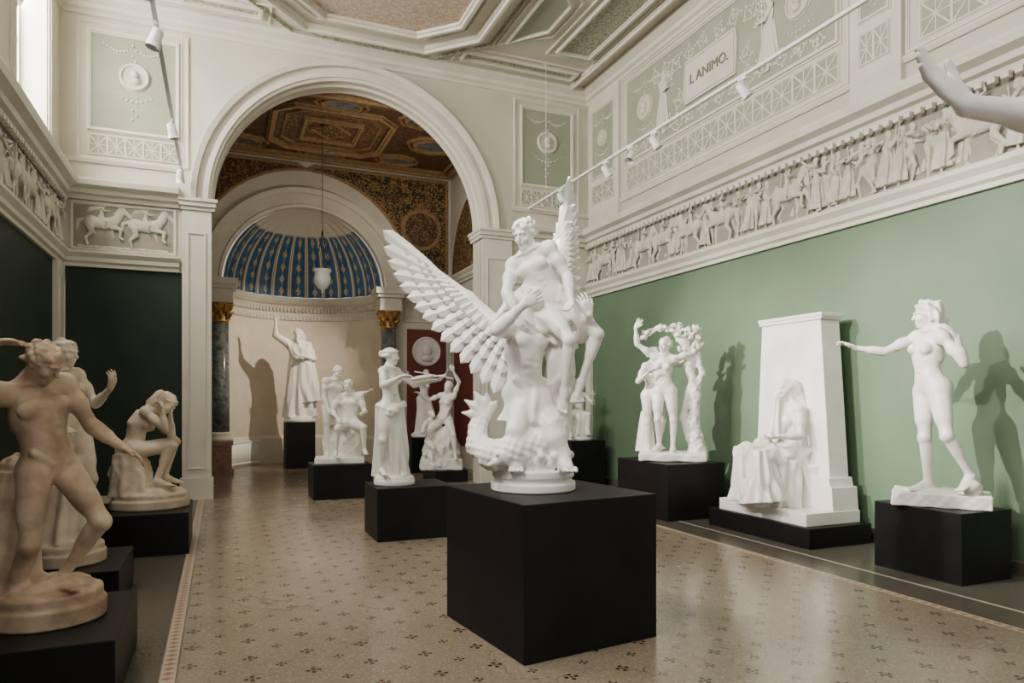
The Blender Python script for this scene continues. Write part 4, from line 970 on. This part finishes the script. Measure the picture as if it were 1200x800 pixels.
# ------------------------------------------------------------------ relief friezes
def horse(S,x,z0,dr,s):
    q=lambda a,z,y=0: (x+dr*a*s,y*s,z0+z*s)
    S.ell(q(0,1.15),(.62*s,.25*s,.30*s),None,.05*s); S.ell(q(-.45,1.18),(.34*s,.27*s,.33*s),None,.06*s); S.ell(q(.45,1.18),(.28*s,.25*s,.33*s),None,.06*s)
    S.chain([q(.55,1.25),q(.8,1.6),q(.92,1.85)],[.24*s,.17*s,.13*s],.06*s); S.chain([q(.92,1.88),q(1.25,1.55)],[.13*s,.08*s],.04*s); S.cone(q(.85,1.95),q(.86,2.05),.04*s,.02*s,.02*s)
    S.chain([q(.45,1.0,-.12),q(.85,.9,-.15),q(.80,.5,-.15),q(.9,.42,-.15)],[.13*s,.08*s,.055*s,.06*s],.03*s)
    S.chain([q(.4,1.0,.1),q(.5,.5,.1),q(.46,.08,.1),q(.55,.04,.1)],[.12*s,.075*s,.05*s,.06*s],.03*s)
    S.chain([q(-.5,1.0,-.14),q(-.42,.68,-.14),q(-.68,.40,-.14),q(-.6,.06,-.14)],[.19*s,.11*s,.06*s,.06*s],.03*s)
    S.chain([q(-.55,1.0,.12),q(-.3,.65,.12),q(-.5,.35,.12),q(-.35,.06,.12)],[.18*s,.10*s,.06*s,.06*s],.03*s)
    S.chain([q(-.75,1.3),q(-1.0,1.2),q(-1.05,.8)],[.08*s,.09*s,.04*s],.03*s)
    S.chain([q(.62,1.65,0),q(.8,1.95,0)],[.08*s,.06*s],.04*s,lump(.02*s,60))
def person(S,x,z0,dr,s,rng_,y=0.):
    a=rng_.uniform(.1,.5); u=lambda: rng_.uniform(-1,1)
    J=body(S,foot=('R',(x,y+rng_.uniform(-.03,.03),z0)),F=(dr,-.5,0),U=(dr*.05+.1*u(),0,1),aR=((dr*u(),-.5,-.6+.6*u()),(dr,-.3,u()*.9)),aL=((u(),-.3,-.5+.7*u()),(dr*.8,-.3,u())),
      lR=((dr*a,0,-1),(-dr*a*.6,0,-1),(dr,-.2,0)),lL=((-dr*a,0,-1),(-dr*a*1.3,0,-1),(dr,-.2,0)),hf=(dr,-.3,0),s=s,hair='cap',lod=-1,fem=rng_.random()<.5)
    if rng_.random()<.65: S.skirt(J['P']+A_(0,0,.12*s),(x,y,z0+.15*s),(.15*s,.12*s),(.28*s,.18*s),n=6,amp=.20,k=.02*s)
    if rng_.random()<.35: S.cone(J['wrR']+A_(0,0,-.5*s),J['wrR']+A_(dr*.1*s,0,.45*s),.022*s,.022*s,.01*s)
    if rng_.random()<.4: S.chain([J['N']+A_(-dr*.1*s,.03,0),J['C']+A_(-dr*.3*s,.04,0),J['P']+A_(-dr*.42*s,.04,-.1*s)],[.08*s,.10*s,.06*s],.04*s,strands(.02*s,60/s))
    return J
def tile(name,w,seed,kind):
    r=random.Random(seed); S=SDF(); x=-w/2+.08
    S.box((0,.02,.02),(w/2,.06,.022),rd=.004)
    for kd in kind:
        dr=1 if r.random()<.8 else -1
        if kd=='p':
            person(S,x,.03,dr,.405,r)
            if r.random()<.75: person(S,x+.08,.05,dr,.40,r,y=.07)
            x+=.165
        if kd=='h':
            x+=.22; horse(S,x,.03,dr,.33)
            if r.random()<.8: person(S,x+.12,.04,dr,.40,r,y=.08)
            if r.random()<.6: person(S,x-.20,.04,dr,.40,r,y=.08)
            body(S,P=(x,0,.03+.33*1.50),F=(dr,-.4,0),U=(dr*.1,0,1),U2=(dr*.25,0,1),aR=((dr*.6,-.4,-.5),(dr,-.2,.2)),aL=((-dr*.5,-.2,.2),(dr*.2,0,1)),lR=((dr*.6,-.5,-.6),(-dr*.3,0,-1),(dr,0,-.2)),lL=((dr*.6,.3,-.6),(-dr*.3,0,-1),(dr,0,-.2)),hf=(dr,-.3,0),s=.29,hair='cap',lod=-1,fem=False)
            x+=.34
    return S.mesh(name,.0068,'relief',squash=(1,.72,1),link=False)
W=1.5
tiles=[tile('relief_a',W,1,'pphppp'),tile('relief_b',W,2,'hphp'),tile('relief_c',W,3,'ppppppppp'),tile('relief_d',W,11,'phhpp'),tile('relief_e',W,21,'ppphppp')]
def frieze(name,pts,pl,pos,u0,u1):
    root=empty(name)
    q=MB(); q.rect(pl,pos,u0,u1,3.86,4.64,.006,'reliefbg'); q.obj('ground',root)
    for i,(loc,rot) in enumerate(pts):
        o=bpy.data.objects.new('relief_tile_%d'%i,tiles[(i*3+i//5)%5]); COL.objects.link(o); o.location=loc; o.rotation_euler[2]=math.radians(rot); o.parent=root
zf=3.865
frieze('relief_frieze',[((XR-.022,11.50-W*i,zf),-90) for i in range(9)],'R',XR,YF,YB)
frieze('relief_frieze',[((XL+.022,11.50-W*i,zf),90) for i in range(9)],'L',XL,YF,YB)
pr=empty('relief_panel_of_riders')
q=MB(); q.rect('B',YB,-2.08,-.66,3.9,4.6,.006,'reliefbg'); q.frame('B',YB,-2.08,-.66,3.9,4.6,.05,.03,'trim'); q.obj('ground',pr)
S=SDF()
for x in(-.30,.30):
    horse(S,x,.03,1,.31)
    body(S,P=(x,0,.03+.31*1.50),F=(1,-.4,0),U=(.15,0,1),aR=((.6,-.4,-.5),(1,-.2,.2)),aL=((-.4,-.2,.3),(.2,0,1)),lR=((.6,-.5,-.6),(-.3,0,-1),(1,0,-.2)),lL=((.6,.3,-.6),(-.3,0,-1),(1,0,-.2)),hf=(1,-.3,0),s=.27,hair='cap',lod=-1,fem=False)
    S.chain([(x-.03,.02,.62),(x-.14,.03,.60),(x-.22,.03,.52)],[.03,.035,.015],.02)
S.box((0,.02,.015),(.62,.05,.02),rd=.004,disp=lump(.01,30))
S.mesh('riders',.0075,'relief',(-1.38,YB-.01,3.92),0,pr,squash=(1,.5,1))
S=SDF(); rr=random.Random(9)
person(S,0,0,1,.55,rr); me=S.mesh('plaque_figure',.012,'trim',squash=(1,.3,1),link=False)
for i,(y,sx) in enumerate(((9.72,1),(7.30,-1),(4.0,1),(1.8,-1))):
    o=bpy.data.objects.new('plaque_figure_%d'%i,me); COL.objects.link(o); o.location=(XR-.02,y,6.02); o.rotation_euler[2]=math.radians(-90); o.scale=(sx*1.15,1,1.15); o.parent=wall_right
print('reliefs',time.time()-T0)

# ------------------------------------------------------------------ lights
def area(name,loc,rot,sx,sy,e,c=(1,1,1)):
    l=bpy.data.lights.new(name,'AREA'); l.shape='RECTANGLE'; l.size=sx; l.size_y=sy; l.energy=e; l.color=c
    o=bpy.data.objects.new(name,l); COL.objects.link(o); o.location=loc; o.rotation_euler=rot; return o
def spot(name,loc,tgt,e,ang=40,c=(1,.94,.85),r=.04,bl=.8):
    l=bpy.data.lights.new(name,'SPOT'); l.energy=e; l.spot_size=math.radians(ang); l.spot_blend=bl; l.color=c; l.shadow_soft_size=r
    o=bpy.data.objects.new(name,l); COL.objects.link(o); o.location=loc
    o.rotation_euler=(Vector(tgt)-Vector(loc)).to_track_quat('-Z','Y').to_euler(); return o
for i,(a,c) in enumerate(wins):
    area('window_daylight_%d'%i,(XL-.55,(a+c)/2,6.4),(0,math.radians(-68),0),2.1,1.7,480,(1,.96,.89))
spot('spot_niche',(3.6,14.2,5.0),(1.2,17.6,2.2),950,58,(1,.86,.70),.03)
spot('spot_vestibule',(3.2,13.4,4.6),(2.3,15.2,7.1),95,140,(1,.82,.60),.3)
spot('spot_right_a',(-.45,4.9,4.85),(6.5,4.3,1.9),4000,40,(1,.96,.88),.05,1)
spot('spot_right_b',(-.45,6.8,4.85),(6.5,6.2,1.9),2600,34,(1,.96,.88),.05,1)
spot('spot_right_c',(-.45,8.8,4.85),(6.5,8.1,1.9),3300,34,(1,.96,.88),.05,1)
spot('spot_centre',(-.45,2.6,4.9),(2.1,4.5,2.1),480,40,(1,.96,.9),.05)
spot('spot_left',(-.55,7.2,4.9),(-.7,8.5,1.1),50,40)
w=bpy.data.worlds.new('World'); scene.world=w; w.use_nodes=True
bg=w.node_tree.nodes['Background']; bg.inputs[0].default_value=(1,.98,.955,1); bg.inputs[1].default_value=.80
# ------------------------------------------------------------------ camera
cd=bpy.data.cameras.new('camera'); cam=bpy.data.objects.new('camera',cd); COL.objects.link(cam)
cam.location=(0,0,1.6); cam.rotation_euler=(math.pi/2,0,-math.radians(22.76)); cd.lens=24.45; cd.sensor_width=36; cd.shift_y=68/1200; cd.clip_start=.05
scene.camera=cam
print('done',time.time()-T0)
